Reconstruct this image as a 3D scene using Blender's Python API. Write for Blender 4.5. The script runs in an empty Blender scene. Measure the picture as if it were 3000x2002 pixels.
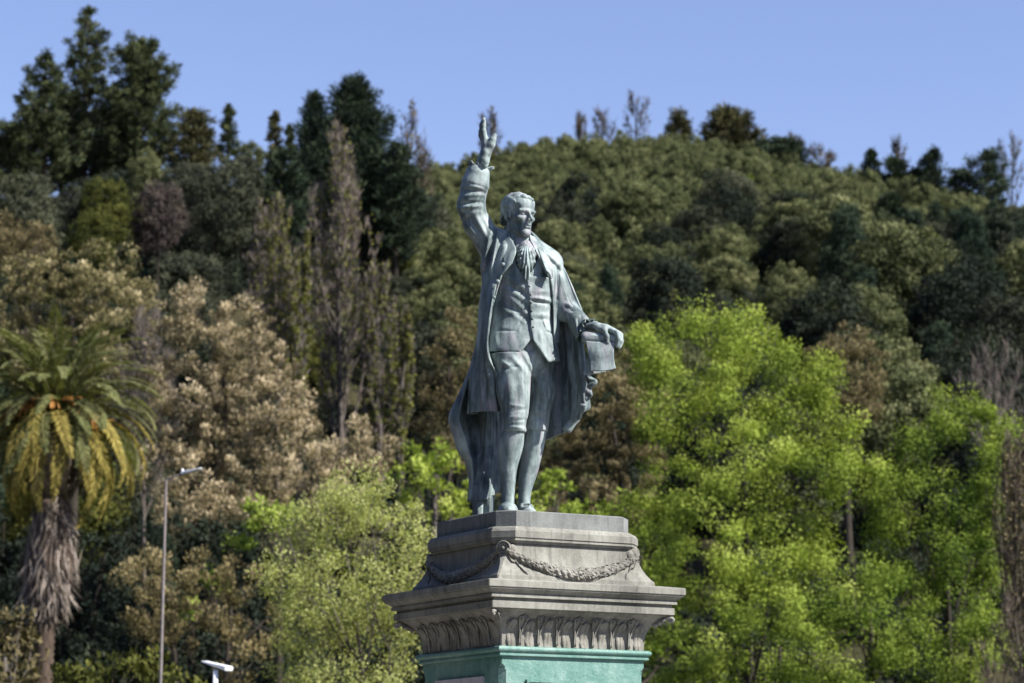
import bpy, math, random
import numpy as np
from mathutils import Vector, Matrix

random.seed(7)
rng = np.random.default_rng(11)
R = math.radians
scene = bpy.context.scene
COL = scene.collection

# ------------------------------------------------------------------ camera
LENS, SENSOR = 100.0, 36.0
CAM_Z = 1.6
PITCH = R(9.86)
FPX = 3000.0 * LENS / SENSOR            # focal length in photo pixels
YC = 23.2                               # distance to the monument's axis
cam_d = bpy.data.cameras.new("camera")
cam = bpy.data.objects.new("camera", cam_d)
COL.objects.link(cam)
cam.location = (0, 0, CAM_Z)
cam.rotation_euler = (math.pi / 2 + PITCH, 0, 0)
cam_d.lens = LENS
cam_d.sensor_width = SENSOR
cam_d.clip_start = 0.5
cam_d.clip_end = 3000
cam_d.dof.use_dof = True
cam_d.dof.focus_distance = 23.1
cam_d.dof.aperture_fstop = 2.9
scene.camera = cam

# ------------------------------------------------------------------ daylight
SUN_EL, SUN_AZ = R(41), R(-22)          # azimuth from +X, counter-clockwise
sun_dir = Vector((math.cos(SUN_EL) * math.cos(SUN_AZ), math.cos(SUN_EL) * math.sin(SUN_AZ), math.sin(SUN_EL)))
world = bpy.data.worlds.new("World")
scene.world = world
world.use_nodes = True
wn = world.node_tree.nodes
wl = world.node_tree.links
wn.clear()
sky = wn.new("ShaderNodeTexSky")
sky.sky_type = 'NISHITA'
sky.sun_disc = False
sky.sun_elevation = SUN_EL
sky.sun_rotation = math.pi / 2 - SUN_AZ
sky.altitude = 0
sky.air_density = 1.0
sky.dust_density = 0.0
sky.ozone_density = 4.0
bg = wn.new("ShaderNodeBackground")
bg.inputs['Strength'].default_value = 0.074
wo = wn.new("ShaderNodeOutputWorld")
tint = wn.new("ShaderNodeMix")
tint.data_type = 'RGBA'
tint.blend_type = 'MULTIPLY'
tint.inputs[0].default_value = 1.0
tint.inputs[7].default_value = (1.13, 0.93, 1.0, 1)
wl.new(sky.outputs[0], tint.inputs[6])
wl.new(tint.outputs[2], bg.inputs['Color'])
wl.new(bg.outputs[0], wo.inputs['Surface'])
sun_d = bpy.data.lights.new("sun", 'SUN')
sun_d.energy = 4.6
sun_d.angle = R(0.5)
sun_d.color = (1.0, 0.955, 0.89)
sun = bpy.data.objects.new("sun", sun_d)
COL.objects.link(sun)
sun.rotation_euler = sun_dir.to_track_quat('Z', 'Y').to_euler()
sun.location = (30, -10, 60)
vs = scene.view_settings
vs.view_transform = 'Standard'
vs.look = 'None'
vs.gamma = 1.0
vs.exposure = 1.3
vs.use_curve_mapping = False
scene.cycles.max_bounces = 6
scene.cycles.diffuse_bounces = 3
scene.cycles.transmission_bounces = 3

# ------------------------------------------------------------------ helpers
CP, SP = math.cos(PITCH), math.sin(PITCH)


def P(u, v, d=0.0, Y=None):
    """photo pixel (3000 px wide) + depth -> world point at world Y = YC + d"""
    Yw = (YC + d) if Y is None else Y
    a = (u - 1500.0) / FPX
    b = (1001.0 - v) / FPX
    dy = CP - b * SP
    dz = SP + b * CP
    t = Yw / dy
    return np.array([a * t, Yw, CAM_Z + dz * t])


PX = YC / FPX / CP                      # metres per photo pixel at the monument


def tag(o, label=None, cat=None, group=None, kind=None):
    if label:
        o["label"] = label
    if cat:
        o["category"] = cat
    if group:
        o["group"] = group
    if kind:
        o["kind"] = kind
    return o


def empty(name, loc=(0, 0, 0), rz=0.0):
    o = bpy.data.objects.new(name, None)
    COL.objects.link(o)
    o.empty_display_size = 0.3
    o.location = loc
    o.rotation_euler = (0, 0, rz)
    return o


def mesh_np(name, V, F, smooth=True, attrs=None):
    """V (n,3), F (m,k) numpy -> mesh data"""
    V = np.asarray(V, dtype=np.float32)
    F = np.asarray(F, dtype=np.int32)
    k = F.shape[1]
    me = bpy.data.meshes.new(name)
    me.vertices.add(len(V))
    me.vertices.foreach_set("co", V.ravel())
    me.loops.add(F.size)
    me.loops.foreach_set("vertex_index", F.ravel())
    me.polygons.add(len(F))
    me.polygons.foreach_set("loop_start", np.arange(0, F.size, k, dtype=np.int32))
    if smooth:
        me.polygons.foreach_set("use_smooth", np.ones(len(F), dtype=bool))
    me.update(calc_edges=True)
    if attrs:
        for an, av in attrs.items():
            at = me.attributes.new(an, 'FLOAT', 'FACE')
            at.data.foreach_set("value", np.asarray(av, dtype=np.float32))
    return me


def link(name, me, mat=None, parent=None, loc=None):
    o = bpy.data.objects.new(name, me)
    COL.objects.link(o)
    if mat is not None and len(me.materials) == 0:
        me.materials.append(mat)
    if parent is not None:
        o.parent = parent
    if loc is not None:
        o.location = loc
    return o


class MB:
    """collects polygons into one mesh"""
    def __init__(self):
        self.v, self.f = [], []

    def add(self, V, F):
        b = len(self.v)
        self.v.extend([tuple(map(float, p)) for p in V])
        self.f.extend([tuple(i + b for i in f) for f in F])

    def box(self, c, s, rz=0.0, bev=0.0):
        x, y, z = s[0] / 2, s[1] / 2, s[2] / 2
        V = [(-x, -y, -z), (x, -y, -z), (x, y, -z), (-x, y, -z), (-x, -y, z), (x, -y, z), (x, y, z), (-x, y, z)]
        cs, sn = math.cos(rz), math.sin(rz)
        V = [(c[0] + p[0] * cs - p[1] * sn, c[1] + p[0] * sn + p[1] * cs, c[2] + p[2]) for p in V]
        self.add(V, [(0, 3, 2, 1), (4, 5, 6, 7), (0, 1, 5, 4), (1, 2, 6, 5), (2, 3, 7, 6), (3, 0, 4, 7)])

    def tube(self, pts, rad, n=8, cap=True):
        V, F = tube_np(pts, rad, n)
        m = len(pts)
        F = [tuple(f) for f in F]
        if cap:
            F.append(tuple(range(n - 1, -1, -1)))
            F.append(tuple((m - 1) * n + i for i in range(n)))
        self.add(V, F)

    def build(self, name, mat, parent=None, smooth=True):
        me = bpy.data.meshes.new(name)
        me.from_pydata(self.v, [], self.f)
        if smooth:
            me.polygons.foreach_set("use_smooth", [True] * len(me.polygons))
        me.update()
        return link(name, me, mat, parent)


def tube_np(pts, rad, n=6):
    pts = np.asarray(pts, dtype=float)
    m = len(pts)
    rad = np.broadcast_to(np.asarray(rad, dtype=float), (m,)) if np.ndim(rad) < 2 else rad
    T = np.gradient(pts, axis=0)
    T /= np.linalg.norm(T, axis=1)[:, None] + 1e-9
    ref = np.array([0.0, 0, 1.0]) if abs(T[0, 2]) < 0.9 else np.array([1.0, 0, 0])
    V = np.zeros((m, n, 3))
    ang = np.linspace(0, 2 * np.pi, n, endpoint=False)
    nrm = np.cross(T[0], ref)
    for i in range(m):
        nrm = nrm - T[i] * np.dot(nrm, T[i])
        nrm /= np.linalg.norm(nrm) + 1e-9
        b = np.cross(T[i], nrm)
        V[i] = pts[i] + rad[i] * (np.cos(ang)[:, None] * nrm + np.sin(ang)[:, None] * b)
    F = []
    for i in range(m - 1):
        for j in range(n):
            F.append((i * n + j, i * n + (j + 1) % n, (i + 1) * n + (j + 1) % n, (i + 1) * n + j))
    return V.reshape(-1, 3), F


def catmull(pts, n):
    """dense Catmull-Rom through pts (k,dim) -> (n,dim)"""
    pts = np.asarray(pts, dtype=float)
    k = len(pts)
    p = np.vstack([2 * pts[0] - pts[1], pts, 2 * pts[-1] - pts[-2]])
    t = np.linspace(0, k - 1 - 1e-6, n)
    i = t.astype(int)
    f = (t - i)[:, None]
    p0, p1, p2, p3 = p[i], p[i + 1], p[i + 2], p[i + 3]
    return 0.5 * (2 * p1 + (p2 - p0) * f + (2 * p0 - 5 * p1 + 4 * p2 - p3) * f ** 2 + (3 * p1 - p0 - 3 * p2 + p3) * f ** 3)


# ------------------------------------------------------------------ materials
def nodemat(name):
    m = bpy.data.materials.new(name)
    m.use_nodes = True
    nt = m.node_tree
    nt.nodes.clear()
    out = nt.nodes.new("ShaderNodeOutputMaterial")
    return m, nt, out


def N(nt, typ, **kw):
    n = nt.nodes.new(typ)
    for k, v in kw.items():
        if k.startswith("i_"):
            n.inputs[k[2:].replace("_", " ")].default_value = v
        else:
            setattr(n, k, v)
    return n


def noise(nt, vec, scale, detail=4, rough=0.55, dist=0.0):
    n = N(nt, "ShaderNodeTexNoise")
    n.inputs['Scale'].default_value = scale
    n.inputs['Detail'].default_value = detail
    n.inputs['Roughness'].default_value = rough
    n.inputs['Distortion'].default_value = dist
    if vec is not None:
        nt.links.new(vec, n.inputs['Vector'])
    return n.outputs['Fac']


def ramp(nt, fac, stops):
    r = N(nt, "ShaderNodeValToRGB")
    els = r.color_ramp.elements
    while len(els) > 1:
        els.remove(els[0])
    els[0].position = stops[0][0]
    els[0].color = (*stops[0][1], 1) if len(stops[0][1]) == 3 else stops[0][1]
    for p, c in stops[1:]:
        e = els.new(p)
        e.color = (*c, 1) if len(c) == 3 else c
    nt.links.new(fac, r.inputs['Fac'])
    return r.outputs['Color']


def mixc(nt, fac, a, b, blend='MIX'):
    m = N(nt, "ShaderNodeMix", data_type='RGBA', blend_type=blend)
    for s, val in ((m.inputs['Factor'], fac), (m.inputs['A'], a), (m.inputs['B'], b)):
        pass
    sock = {'f': m.inputs[0], 'a': m.inputs[6], 'b': m.inputs[7]}
    for key, val in (('f', fac), ('a', a), ('b', b)):
        if hasattr(val, 'is_linked'):
            nt.links.new(val, sock[key])
        elif key == 'f':
            sock[key].default_value = val
        else:
            sock[key].default_value = (*val, 1) if len(val) == 3 else val
    return m.outputs[2]


def mathn(nt, op, a, b=0.0):
    m = N(nt, "ShaderNodeMath", operation=op)
    for i, val in enumerate((a, b)):
        if hasattr(val, 'is_linked'):
            nt.links.new(val, m.inputs[i])
        else:
            m.inputs[i].default_value = val
    return m.outputs[0]


def mapping(nt, vec, scale=(1, 1, 1)):
    m = N(nt, "ShaderNodeMapping")
    m.inputs['Scale'].default_value = scale
    nt.links.new(vec, m.inputs['Vector'])
    return m.outputs[0]


def finish(nt, out, color, rough=0.7, spec=0.3, metallic=0.0, bump=None, bstr=0.3, bdist=0.01):
    b = N(nt, "ShaderNodeBsdfPrincipled")
    if hasattr(color, 'is_linked'):
        nt.links.new(color, b.inputs['Base Color'])
    else:
        b.inputs['Base Color'].default_value = (*color, 1)
    if hasattr(rough, 'is_linked'):
        nt.links.new(rough, b.inputs['Roughness'])
    else:
        b.inputs['Roughness'].default_value = rough
    b.inputs['Specular IOR Level'].default_value = spec
    b.inputs['Metallic'].default_value = metallic
    if bump is not None:
        bn = N(nt, "ShaderNodeBump")
        bn.inputs['Strength'].default_value = bstr
        bn.inputs['Distance'].default_value = bdist
        nt.links.new(bump, bn.inputs['Height'])
        nt.links.new(bn.outputs[0], b.inputs['Normal'])
    nt.links.new(b.outputs[0], out.inputs['Surface'])
    return b


def simple_mat(name, col, rough=0.6, spec=0.3, metallic=0.0, var=0.25, scale=6.0):
    m, nt, out = nodemat(name)
    tc = N(nt, "ShaderNodeTexCoord").outputs['Object']
    n = noise(nt, tc, scale, 5)
    lo = tuple(c * (1 - var) for c in col)
    hi = tuple(min(1, c * (1 + var)) for c in col)
    c = ramp(nt, n, [(0.3, lo), (0.7, hi)])
    finish(nt, out, c, rough, spec, metallic, n, 0.15, 0.01)
    return m


def geo_pos(nt):
    return N(nt, "ShaderNodeNewGeometry").outputs['Position']


def bronze_mat():
    m, nt, out = nodemat("verdigris_bronze")
    p = geo_pos(nt)
    streak = noise(nt, mapping(nt, p, (7, 7, 1.4)), 2.0, 5, 0.6, 0.4)
    big = noise(nt, p, 2.6, 4, 0.6)
    fine = noise(nt, p, 38, 5, 0.65)
    s = mathn(nt, 'ADD', mathn(nt, 'MULTIPLY', streak, 0.42), mathn(nt, 'ADD', mathn(nt, 'MULTIPLY', big, 0.46), mathn(nt, 'MULTIPLY', fine, 0.12)))
    c = ramp(nt, s, [(0.36, (0.032, 0.047, 0.050)), (0.45, (0.095, 0.127, 0.128)), (0.53, (0.19, 0.234, 0.232)), (0.66, (0.39, 0.45, 0.435))])
    brown = noise(nt, mapping(nt, p, (6, 6, 2)), 1.7, 3, 0.5)
    c = mixc(nt, ramp(nt, brown, [(0.54, (0, 0, 0)), (0.70, (0.75, 0.75, 0.75))]), c, (0.27, 0.255, 0.28))
    run = noise(nt, mapping(nt, p, (13, 13, 1.6)), 1.4, 3, 0.5, 0.5)
    c = mixc(nt, ramp(nt, run, [(0.55, (0, 0, 0)), (0.72, (0.6, 0.6, 0.6))]), c, (0.055, 0.072, 0.072))
    pale = noise(nt, mapping(nt, p, (5, 5, 1.6)), 1.9, 4, 0.55, 0.6)
    c = mixc(nt, ramp(nt, pale, [(0.54, (0, 0, 0)), (0.70, (0.55, 0.55, 0.55))]), c, (0.40, 0.49, 0.47))
    r = ramp(nt, fine, [(0.3, (0.5, 0.5, 0.5)), (0.7, (0.72, 0.72, 0.72))])
    pit = mathn(nt, 'ADD', fine, mathn(nt, 'MULTIPLY', noise(nt, p, 95, 3, 0.6), 0.5))
    finish(nt, out, c, r, 0.4, 0.0, pit, 0.4, 0.006)
    return m


def stone_mat(name, dark, mid, light, scale=1.0, moss=0.4):
    m, nt, out = nodemat(name)
    p = geo_pos(nt)
    big = noise(nt, p, 2.0 * scale, 6, 0.62, 0.4)
    streak = noise(nt, mapping(nt, p, (7, 7, 0.8)), 2.0, 5, 0.6)
    fine = noise(nt, p, 60, 4, 0.7)
    s = mathn(nt, 'ADD', mathn(nt, 'MULTIPLY', big, 0.5), mathn(nt, 'ADD', mathn(nt, 'MULTIPLY', streak, 0.3), mathn(nt, 'MULTIPLY', fine, 0.2)))
    c = ramp(nt, s, [(0.34, dark), (0.48, mid), (0.62, light)])
    spots = noise(nt, p, 14, 3, 0.5)
    c = mixc(nt, ramp(nt, spots, [(0.64, (0, 0, 0)), (0.74, (moss, moss, moss))]), c, tuple(x * 0.45 for x in mid))
    runs = noise(nt, mapping(nt, p, (15, 15, 1.1)), 1.6, 4, 0.55, 0.4)
    c = mixc(nt, ramp(nt, runs, [(0.56, (0, 0, 0)), (0.70, (0.38, 0.38, 0.38))]), c, tuple(x * 0.35 for x in mid))
    lich = noise(nt, p, 23, 5, 0.6, 0.5)
    c = mixc(nt, ramp(nt, lich, [(0.63, (0, 0, 0)), (0.70, (0.35, 0.35, 0.35))]), c, tuple(min(1, x * 1.25) for x in light))
    hgt = mathn(nt, 'ADD', fine, mathn(nt, 'MULTIPLY', spots, 0.5))
    finish(nt, out, c, 0.88, 0.2, 0, hgt, 0.35, 0.006)
    return m


def paint_mat():
    m, nt, out = nodemat("green_paint")
    p = geo_pos(nt)
    big = noise(nt, p, 3.0, 6, 0.6, 0.6)
    streak = noise(nt, mapping(nt, p, (8, 8, 1.0)), 2.0, 4, 0.6)
    fine = noise(nt, p, 24, 5, 0.7)
    s = mathn(nt, 'ADD', mathn(nt, 'MULTIPLY', big, 0.55), mathn(nt, 'ADD', mathn(nt, 'MULTIPLY', streak, 0.25), mathn(nt, 'MULTIPLY', fine, 0.2)))
    c = ramp(nt, s, [(0.36, (0.055, 0.155, 0.125)), (0.5, (0.115, 0.225, 0.19)), (0.62, (0.20, 0.305, 0.27))])
    chips = noise(nt, p, 17, 6, 0.75, 0.3)
    c = mixc(nt, ramp(nt, chips, [(0.60, (0, 0, 0)), (0.66, (0.8, 0.8, 0.8))]), c, (0.045, 0.13, 0.105))
    finish(nt, out, c, 0.5, 0.4, 0, mathn(nt, 'ADD', fine, mathn(nt, 'MULTIPLY', chips, 1.5)), 0.6, 0.008)
    return m


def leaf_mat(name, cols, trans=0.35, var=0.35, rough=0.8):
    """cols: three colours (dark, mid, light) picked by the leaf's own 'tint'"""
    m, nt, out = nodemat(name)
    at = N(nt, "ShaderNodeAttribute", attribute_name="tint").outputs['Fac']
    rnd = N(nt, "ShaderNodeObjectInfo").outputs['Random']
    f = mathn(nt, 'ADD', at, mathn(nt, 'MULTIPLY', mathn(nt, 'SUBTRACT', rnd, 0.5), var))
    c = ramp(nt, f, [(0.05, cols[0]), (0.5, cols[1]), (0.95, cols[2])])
    b = N(nt, "ShaderNodeBsdfPrincipled")
    nt.links.new(c, b.inputs['Base Color'])
    b.inputs['Roughness'].default_value = rough
    b.inputs['Specular IOR Level'].default_value = 0.1
    if trans > 0:
        t = N(nt, "ShaderNodeBsdfTranslucent")
        c2 = mixc(nt, 1.0, c, (1.0, 1.08, 0.55), 'MULTIPLY')
        nt.links.new(c2, t.inputs['Color'])
        mx = N(nt, "ShaderNodeMixShader")
        mx.inputs[0].default_value = trans
        nt.links.new(b.outputs[0], mx.inputs[1])
        nt.links.new(t.outputs[0], mx.inputs[2])
        nt.links.new(mx.outputs[0], out.inputs['Surface'])
    else:
        nt.links.new(b.outputs[0], out.inputs['Surface'])
    return m


def bark_mat(name, col):
    m, nt, out = nodemat(name)
    p = N(nt, "ShaderNodeTexCoord").outputs['Object']
    n = noise(nt, mapping(nt, p, (4, 4, 0.9)), 3.0, 6, 0.65)
    c = ramp(nt, n, [(0.3, tuple(x * 0.45 for x in col)), (0.7, tuple(min(1, x * 1.35) for x in col))])
    finish(nt, out, c, 0.9, 0.15, 0, n, 0.5, 0.03)
    return m


BRONZE = bronze_mat()
STONE = stone_mat("weathered_stone", (0.075, 0.075, 0.066), (0.172, 0.169, 0.147), (0.27, 0.265, 0.232))
STONE_GREY = stone_mat("grey_slab_stone", (0.075, 0.079, 0.077), (0.142, 0.149, 0.143), (0.22, 0.228, 0.218))
STONE_CARVED = stone_mat("carved_stone", (0.078, 0.076, 0.065), (0.175, 0.168, 0.146), (0.29, 0.28, 0.245), 2.0, 0.7)
PAINT = paint_mat()
# ------------------------------------------------------------------ sculpting with distance fields
class Field:
    def __init__(self, lo, hi, h):
        self.lo = np.array(lo, dtype=np.float64)
        self.h = h
        self.n = np.ceil((np.array(hi) - self.lo) / h).astype(int) + 1
        self.F = np.full(self.n, 10.0, dtype=np.float32)

    def region(self, lo, hi):
        a = np.clip(np.floor((np.array(lo) - self.lo) / self.h).astype(int), 0, self.n - 1)
        b = np.clip(np.ceil((np.array(hi) - self.lo) / self.h).astype(int) + 1, 1, self.n)
        sl = tuple(slice(a[i], max(b[i], a[i] + 1)) for i in range(3))
        ax = [(self.lo[i] + self.h * np.arange(sl[i].start, sl[i].stop)).astype(np.float32) for i in range(3)]
        X, Y, Z = np.meshgrid(*ax, indexing='ij', sparse=True)
        return sl, X, Y, Z

    def all(self):
        return self.region(self.lo, self.lo + self.h * (self.n - 1))

    def put(self, fn, lo, hi, k=0.0, op='add'):
        pad = k + 3 * self.h
        sl, X, Y, Z = self.region(np.array(lo) - pad, np.array(hi) + pad)
        d = fn(X, Y, Z)
        A = self.F[sl]
        if op == 'add':
            self.F[sl] = smin(A, d, k)
        elif op == 'sub':
            self.F[sl] = -smin(-A, d, k)
        elif op == 'raise':
            self.F[sl] = A - d

    # --- primitives
    def cone(self, a, b, ra, rb, k=0.0, op='add', sc=None):
        a, b = np.array(a, float), np.array(b, float)
        r = max(ra, rb)
        smax = 1.0 if sc is None else max(1.0, max(sc))
        lo, hi = np.minimum(a, b) - r * smax, np.maximum(a, b) + r * smax

        def fn(X, Y, Z):
            s = np.ones(3) if sc is None else np.array(sc, float)
            aa, bb = a / s, b / s
            ab = bb - aa
            L = max(np.dot(ab, ab), 1e-12)
            px, py, pz = X / s[0] - aa[0], Y / s[1] - aa[1], Z / s[2] - aa[2]
            t = np.clip((px * ab[0] + py * ab[1] + pz * ab[2]) / L, 0, 1)
            d = np.sqrt((px - t * ab[0]) ** 2 + (py - t * ab[1]) ** 2 + (pz - t * ab[2]) ** 2) - (ra + (rb - ra) * t)
            return (d * s.min()).astype(np.float32)
        self.put(fn, lo, hi, k, op)

    def chain(self, pts, rad, k=0.01, op='add', sc=None):
        for i in range(len(pts) - 1):
            self.cone(pts[i], pts[i + 1], rad[i], rad[i + 1], k, op, sc)

    def ell(self, c, r, k=0.0, op='add', M=None):
        c = np.array(c, float)
        r = np.array(r, float)
        m = r.max()
        Mi = None if M is None else np.array(M)   # rows: local axes in world

        def fn(X, Y, Z):
            x, y, z = X - c[0], Y - c[1], Z - c[2]
            if Mi is not None:
                x, y, z = (Mi[0, 0] * x + Mi[0, 1] * y + Mi[0, 2] * z, Mi[1, 0] * x + Mi[1, 1] * y + Mi[1, 2] * z,
                           Mi[2, 0] * x + Mi[2, 1] * y + Mi[2, 2] * z)
            k0 = np.sqrt((x / r[0]) ** 2 + (y / r[1]) ** 2 + (z / r[2]) ** 2)
            k1 = np.sqrt((x / r[0] ** 2) ** 2 + (y / r[1] ** 2) ** 2 + (z / r[2] ** 2) ** 2) + 1e-6
            return (k0 * (k0 - 1.0) / k1).astype(np.float32)
        self.put(fn, c - m, c + m, k, op)

    def loft(self, secs, k=0.0, op='add', grow=0.0, power=2.0):
        """secs: rows (z, cx, cy, a, b) -- stacked ellipses, any z order"""
        S = np.array(sorted(secs, key=lambda q: q[0]), float)
        D = catmull(S, 140)
        z0, z1 = S[0, 0], S[-1, 0]
        ext = S[:, 3:5].max() + grow
        lo = (S[:, 1].min() - ext, S[:, 2].min() - ext, z0)
        hi = (S[:, 1].max() + ext, S[:, 2].max() + ext, z1)

        def fn(X, Y, Z):
            zz = Z[0, 0, :]
            g = [np.interp(zz, D[:, 0], D[:, i]).astype(np.float32)[None, None, :] for i in range(1, 5)]
            a, b = g[2] + grow, g[3] + grow
            x, y = np.abs(X - g[0]) / a, np.abs(Y - g[1]) / b
            if power == 2.0:
                q = np.sqrt(x * x + y * y)
            else:
                q = (x ** power + y ** power) ** (1.0 / power)
            d = (q - 1.0) * np.minimum(a, b)
            cap = np.maximum(z0 - Z, Z - z1)
            return np.maximum(d, cap).astype(np.float32)
        self.put(fn, lo, hi, k, op)

    def displace(self, fn, band=0.06):
        sl, X, Y, Z = self.all()
        m = np.abs(self.F) < band
        idx = np.nonzero(m)
        x = X[idx[0], 0, 0]
        y = Y[0, idx[1], 0]
        z = Z[0, 0, idx[2]]
        self.F[idx] -= fn(x, y, z).astype(np.float32)

    def mesh(self):
        F, h = self.F, self.h
        F = np.where(np.abs(F) < 1e-6, 1e-6, F)
        ins = F < 0
        n = self.n
        c = ins[:-1, :-1, :-1].astype(np.int8)
        tot = np.zeros(c.shape, np.int8)
        for i in (0, 1):
            for j in (0, 1):
                for k in (0, 1):
                    tot += ins[i:n[0] - 1 + i, j:n[1] - 1 + j, k:n[2] - 1 + k]
        act = (tot > 0) & (tot < 8)
        ci = np.argwhere(act)
        vid = np.full(c.shape, -1, np.int32)
        vid[act] = np.arange(len(ci))
        acc = np.zeros((len(ci), 3))
        cnt = np.zeros(len(ci))
        offs = [(i, j, k) for i in (0, 1) for j in (0, 1) for k in (0, 1)]
        vals = {o: F[ci[:, 0] + o[0], ci[:, 1] + o[1], ci[:, 2] + o[2]].astype(np.float64) for o in offs}
        for o in offs:
            for axis in range(3):
                if o[axis] == 0:
                    o2 = list(o)
                    o2[axis] = 1
                    o2 = tuple(o2)
                    a, b = vals[o], vals[o2]
                    m = (a < 0) != (b < 0)
                    t = np.where(m, np.clip(a / np.where(m, a - b, 1), 0.02, 0.98), 0)
                    p = np.tile(np.array(o, float), (len(ci), 1))
                    p[:, axis] = t
                    acc[m] += p[m]
                    cnt[m] += 1
        V = self.lo + h * (ci + acc / np.maximum(cnt, 1)[:, None])
        Fs = []
        for axis in range(3):
            b_, c_ = (axis + 1) % 3, (axis + 2) % 3
            s0 = [slice(None)] * 3
            s1 = [slice(None)] * 3
            s0[axis] = slice(0, -1)
            s1[axis] = slice(1, None)
            for q in (b_, c_):
                s0[q] = slice(1, -1)
                s1[q] = slice(1, -1)
            A, B = ins[tuple(s0)], ins[tuple(s1)]
            for flip, mm in ((False, A & ~B), (True, ~A & B)):
                e = np.argwhere(mm)
                if not len(e):
                    continue
                e = e.copy()
                e[:, b_] += 1
                e[:, c_] += 1

                def cell(db, dc):
                    q = e.copy()
                    q[:, b_] += db
                    q[:, c_] += dc
                    return vid[q[:, 0], q[:, 1], q[:, 2]]
                quad = np.stack([cell(-1, -1), cell(0, -1), cell(0, 0), cell(-1, 0)], 1)
                if flip:
                    quad = quad[:, ::-1]
                Fs.append(quad)
        return V, np.concatenate(Fs)

    def build(self, name, mat, parent=None, origin=None, relax=1):
        V, Fq = self.mesh()
        for _ in range(relax):
            acc = np.zeros_like(V)
            cnt = np.zeros(len(V))
            for i in range(4):
                for j in ((i + 1) % 4, (i + 3) % 4):
                    np.add.at(acc, Fq[:, i], V[Fq[:, j]])
                    np.add.at(cnt, Fq[:, i], 1)
            V = 0.5 * V + 0.5 * acc / np.maximum(cnt, 1)[:, None]
        if origin is not None:
            V = V - np.array(origin)
        return link(name, mesh_np(name, V, Fq), mat, parent)


def smin(a, b, k):
    if k <= 0:
        return np.minimum(a, b)
    h = np.maximum(k - np.abs(a - b), 0) / k
    return np.minimum(a, b) - h * h * k * 0.25


def sstep(x):
    x = np.clip(x, 0, 1)
    return x * x * (3 - 2 * x)


def seg2(x, z, a, b):
    """distance and parameter of (x,z) to the 2-D segment a-b"""
    ax, az = a
    bx, bz = b
    dx, dz = bx - ax, bz - az
    t = np.clip(((x - ax) * dx + (z - az) * dz) / (dx * dx + dz * dz + 1e-12), 0, 1)
    return np.hypot(x - ax - t * dx, z - az - t * dz), t


def xz(u, v, d=0.0):
    p = P(u, v, d)
    return (p[0], p[2])


def ridges(lst, d=0.0):
    """lst of ((u1,v1),(u2,v2),width_px,height_px): soft folds (height<0 = grooves)"""
    items = [(xz(*a, d), xz(*b, d), w * PX, hgt * PX) for a, b, w, hgt in lst]

    def fn(x, y, z):
        out = np.zeros_like(x)
        for a, b, w, hgt in items:
            q, t = seg2(x, z, a, b)
            out += hgt * np.exp(-(q / w) ** 2) * (0.35 + 0.65 * np.sin(np.pi * np.clip(t * 0.9 + 0.05, 0, 1)))
        return out
    return fn


def polyx(pts, d=0.0):
    """pixel polyline u(v) -> function x(z)"""
    q = sorted([xz(u, v, d)[::-1] for u, v in pts])
    zz = np.array([p[0] for p in q])
    xx = np.array([p[1] for p in q])
    return lambda z: np.interp(z, zz, xx)


def sec(v, uL, uR, d, b):
    """loft section from a photo row: left edge, right edge, depth, half depth (px)"""
    pl, pr = P(uL, v, d), P(uR, v, d)
    return (pl[2], (pl[0] + pr[0]) / 2, pl[1], (pr[0] - pl[0]) / 2, b * PX)


def sheet(name, rows, mat, parent, origin, thick=0.012, nu=60, nv=90, fold=None, closed=False):
    """cloth: rows of control points (u,v,d); smooth grid with real thickness"""
    G = np.array([[P(*c) for c in r] for r in rows])
    A = np.stack([catmull(G[:, j], nv) for j in range(G.shape[1])], 1)
    B = np.stack([catmull(A[i], nu) for i in range(nv)], 0)
    if fold is not None:
        s = np.linspace(0, 1, nu)[None, :]
        t = np.linspace(0, 1, nv)[:, None]
        du = np.gradient(B, axis=1)
        dv = np.gradient(B, axis=0)
        nn = np.cross(du, dv)
        nn /= np.linalg.norm(nn, axis=2)[:, :, None] + 1e-9
        B = B + nn * fold(s, t)[:, :, None]
    du = np.gradient(B, axis=1)
    dv = np.gradient(B, axis=0)
    nn = np.cross(du, dv)
    nn /= np.linalg.norm(nn, axis=2)[:, :, None] + 1e-9
    T = B + nn * thick / 2
    Bt = B - nn * thick / 2
    V = np.concatenate([T.reshape(-1, 3), Bt.reshape(-1, 3)]) - np.array(origin)
    idx = np.arange(nv * nu).reshape(nv, nu)
    q = np.stack([idx[:-1, :-1], idx[:-1, 1:], idx[1:, 1:], idx[1:, :-1]], -1).reshape(-1, 4)
    off = nv * nu
    q2 = q[:, ::-1] + off
    edge = list(idx[0, :]) + list(idx[1:, -1]) + list(idx[-1, ::-1][1:]) + list(idx[::-1, 0][1:-1])
    e = np.array(edge)
    e2 = np.roll(e, -1)
    q3 = np.stack([e2, e, e + off, e2 + off], 1)
    return link(name, mesh_np(name, V, np.concatenate([q, q2, q3])), mat, parent)
# ------------------------------------------------------------------ the land
FF = 3000.0 / 2350.0                    # notes on the trees were taken on a 2350 px wide view


def Q(x, y, Y):
    return P(x * FF, y * FF, Y=Y)


def smooth(t):
    t = np.clip(t, 0, 1)
    return t * t * (3 - 2 * t)


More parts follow.
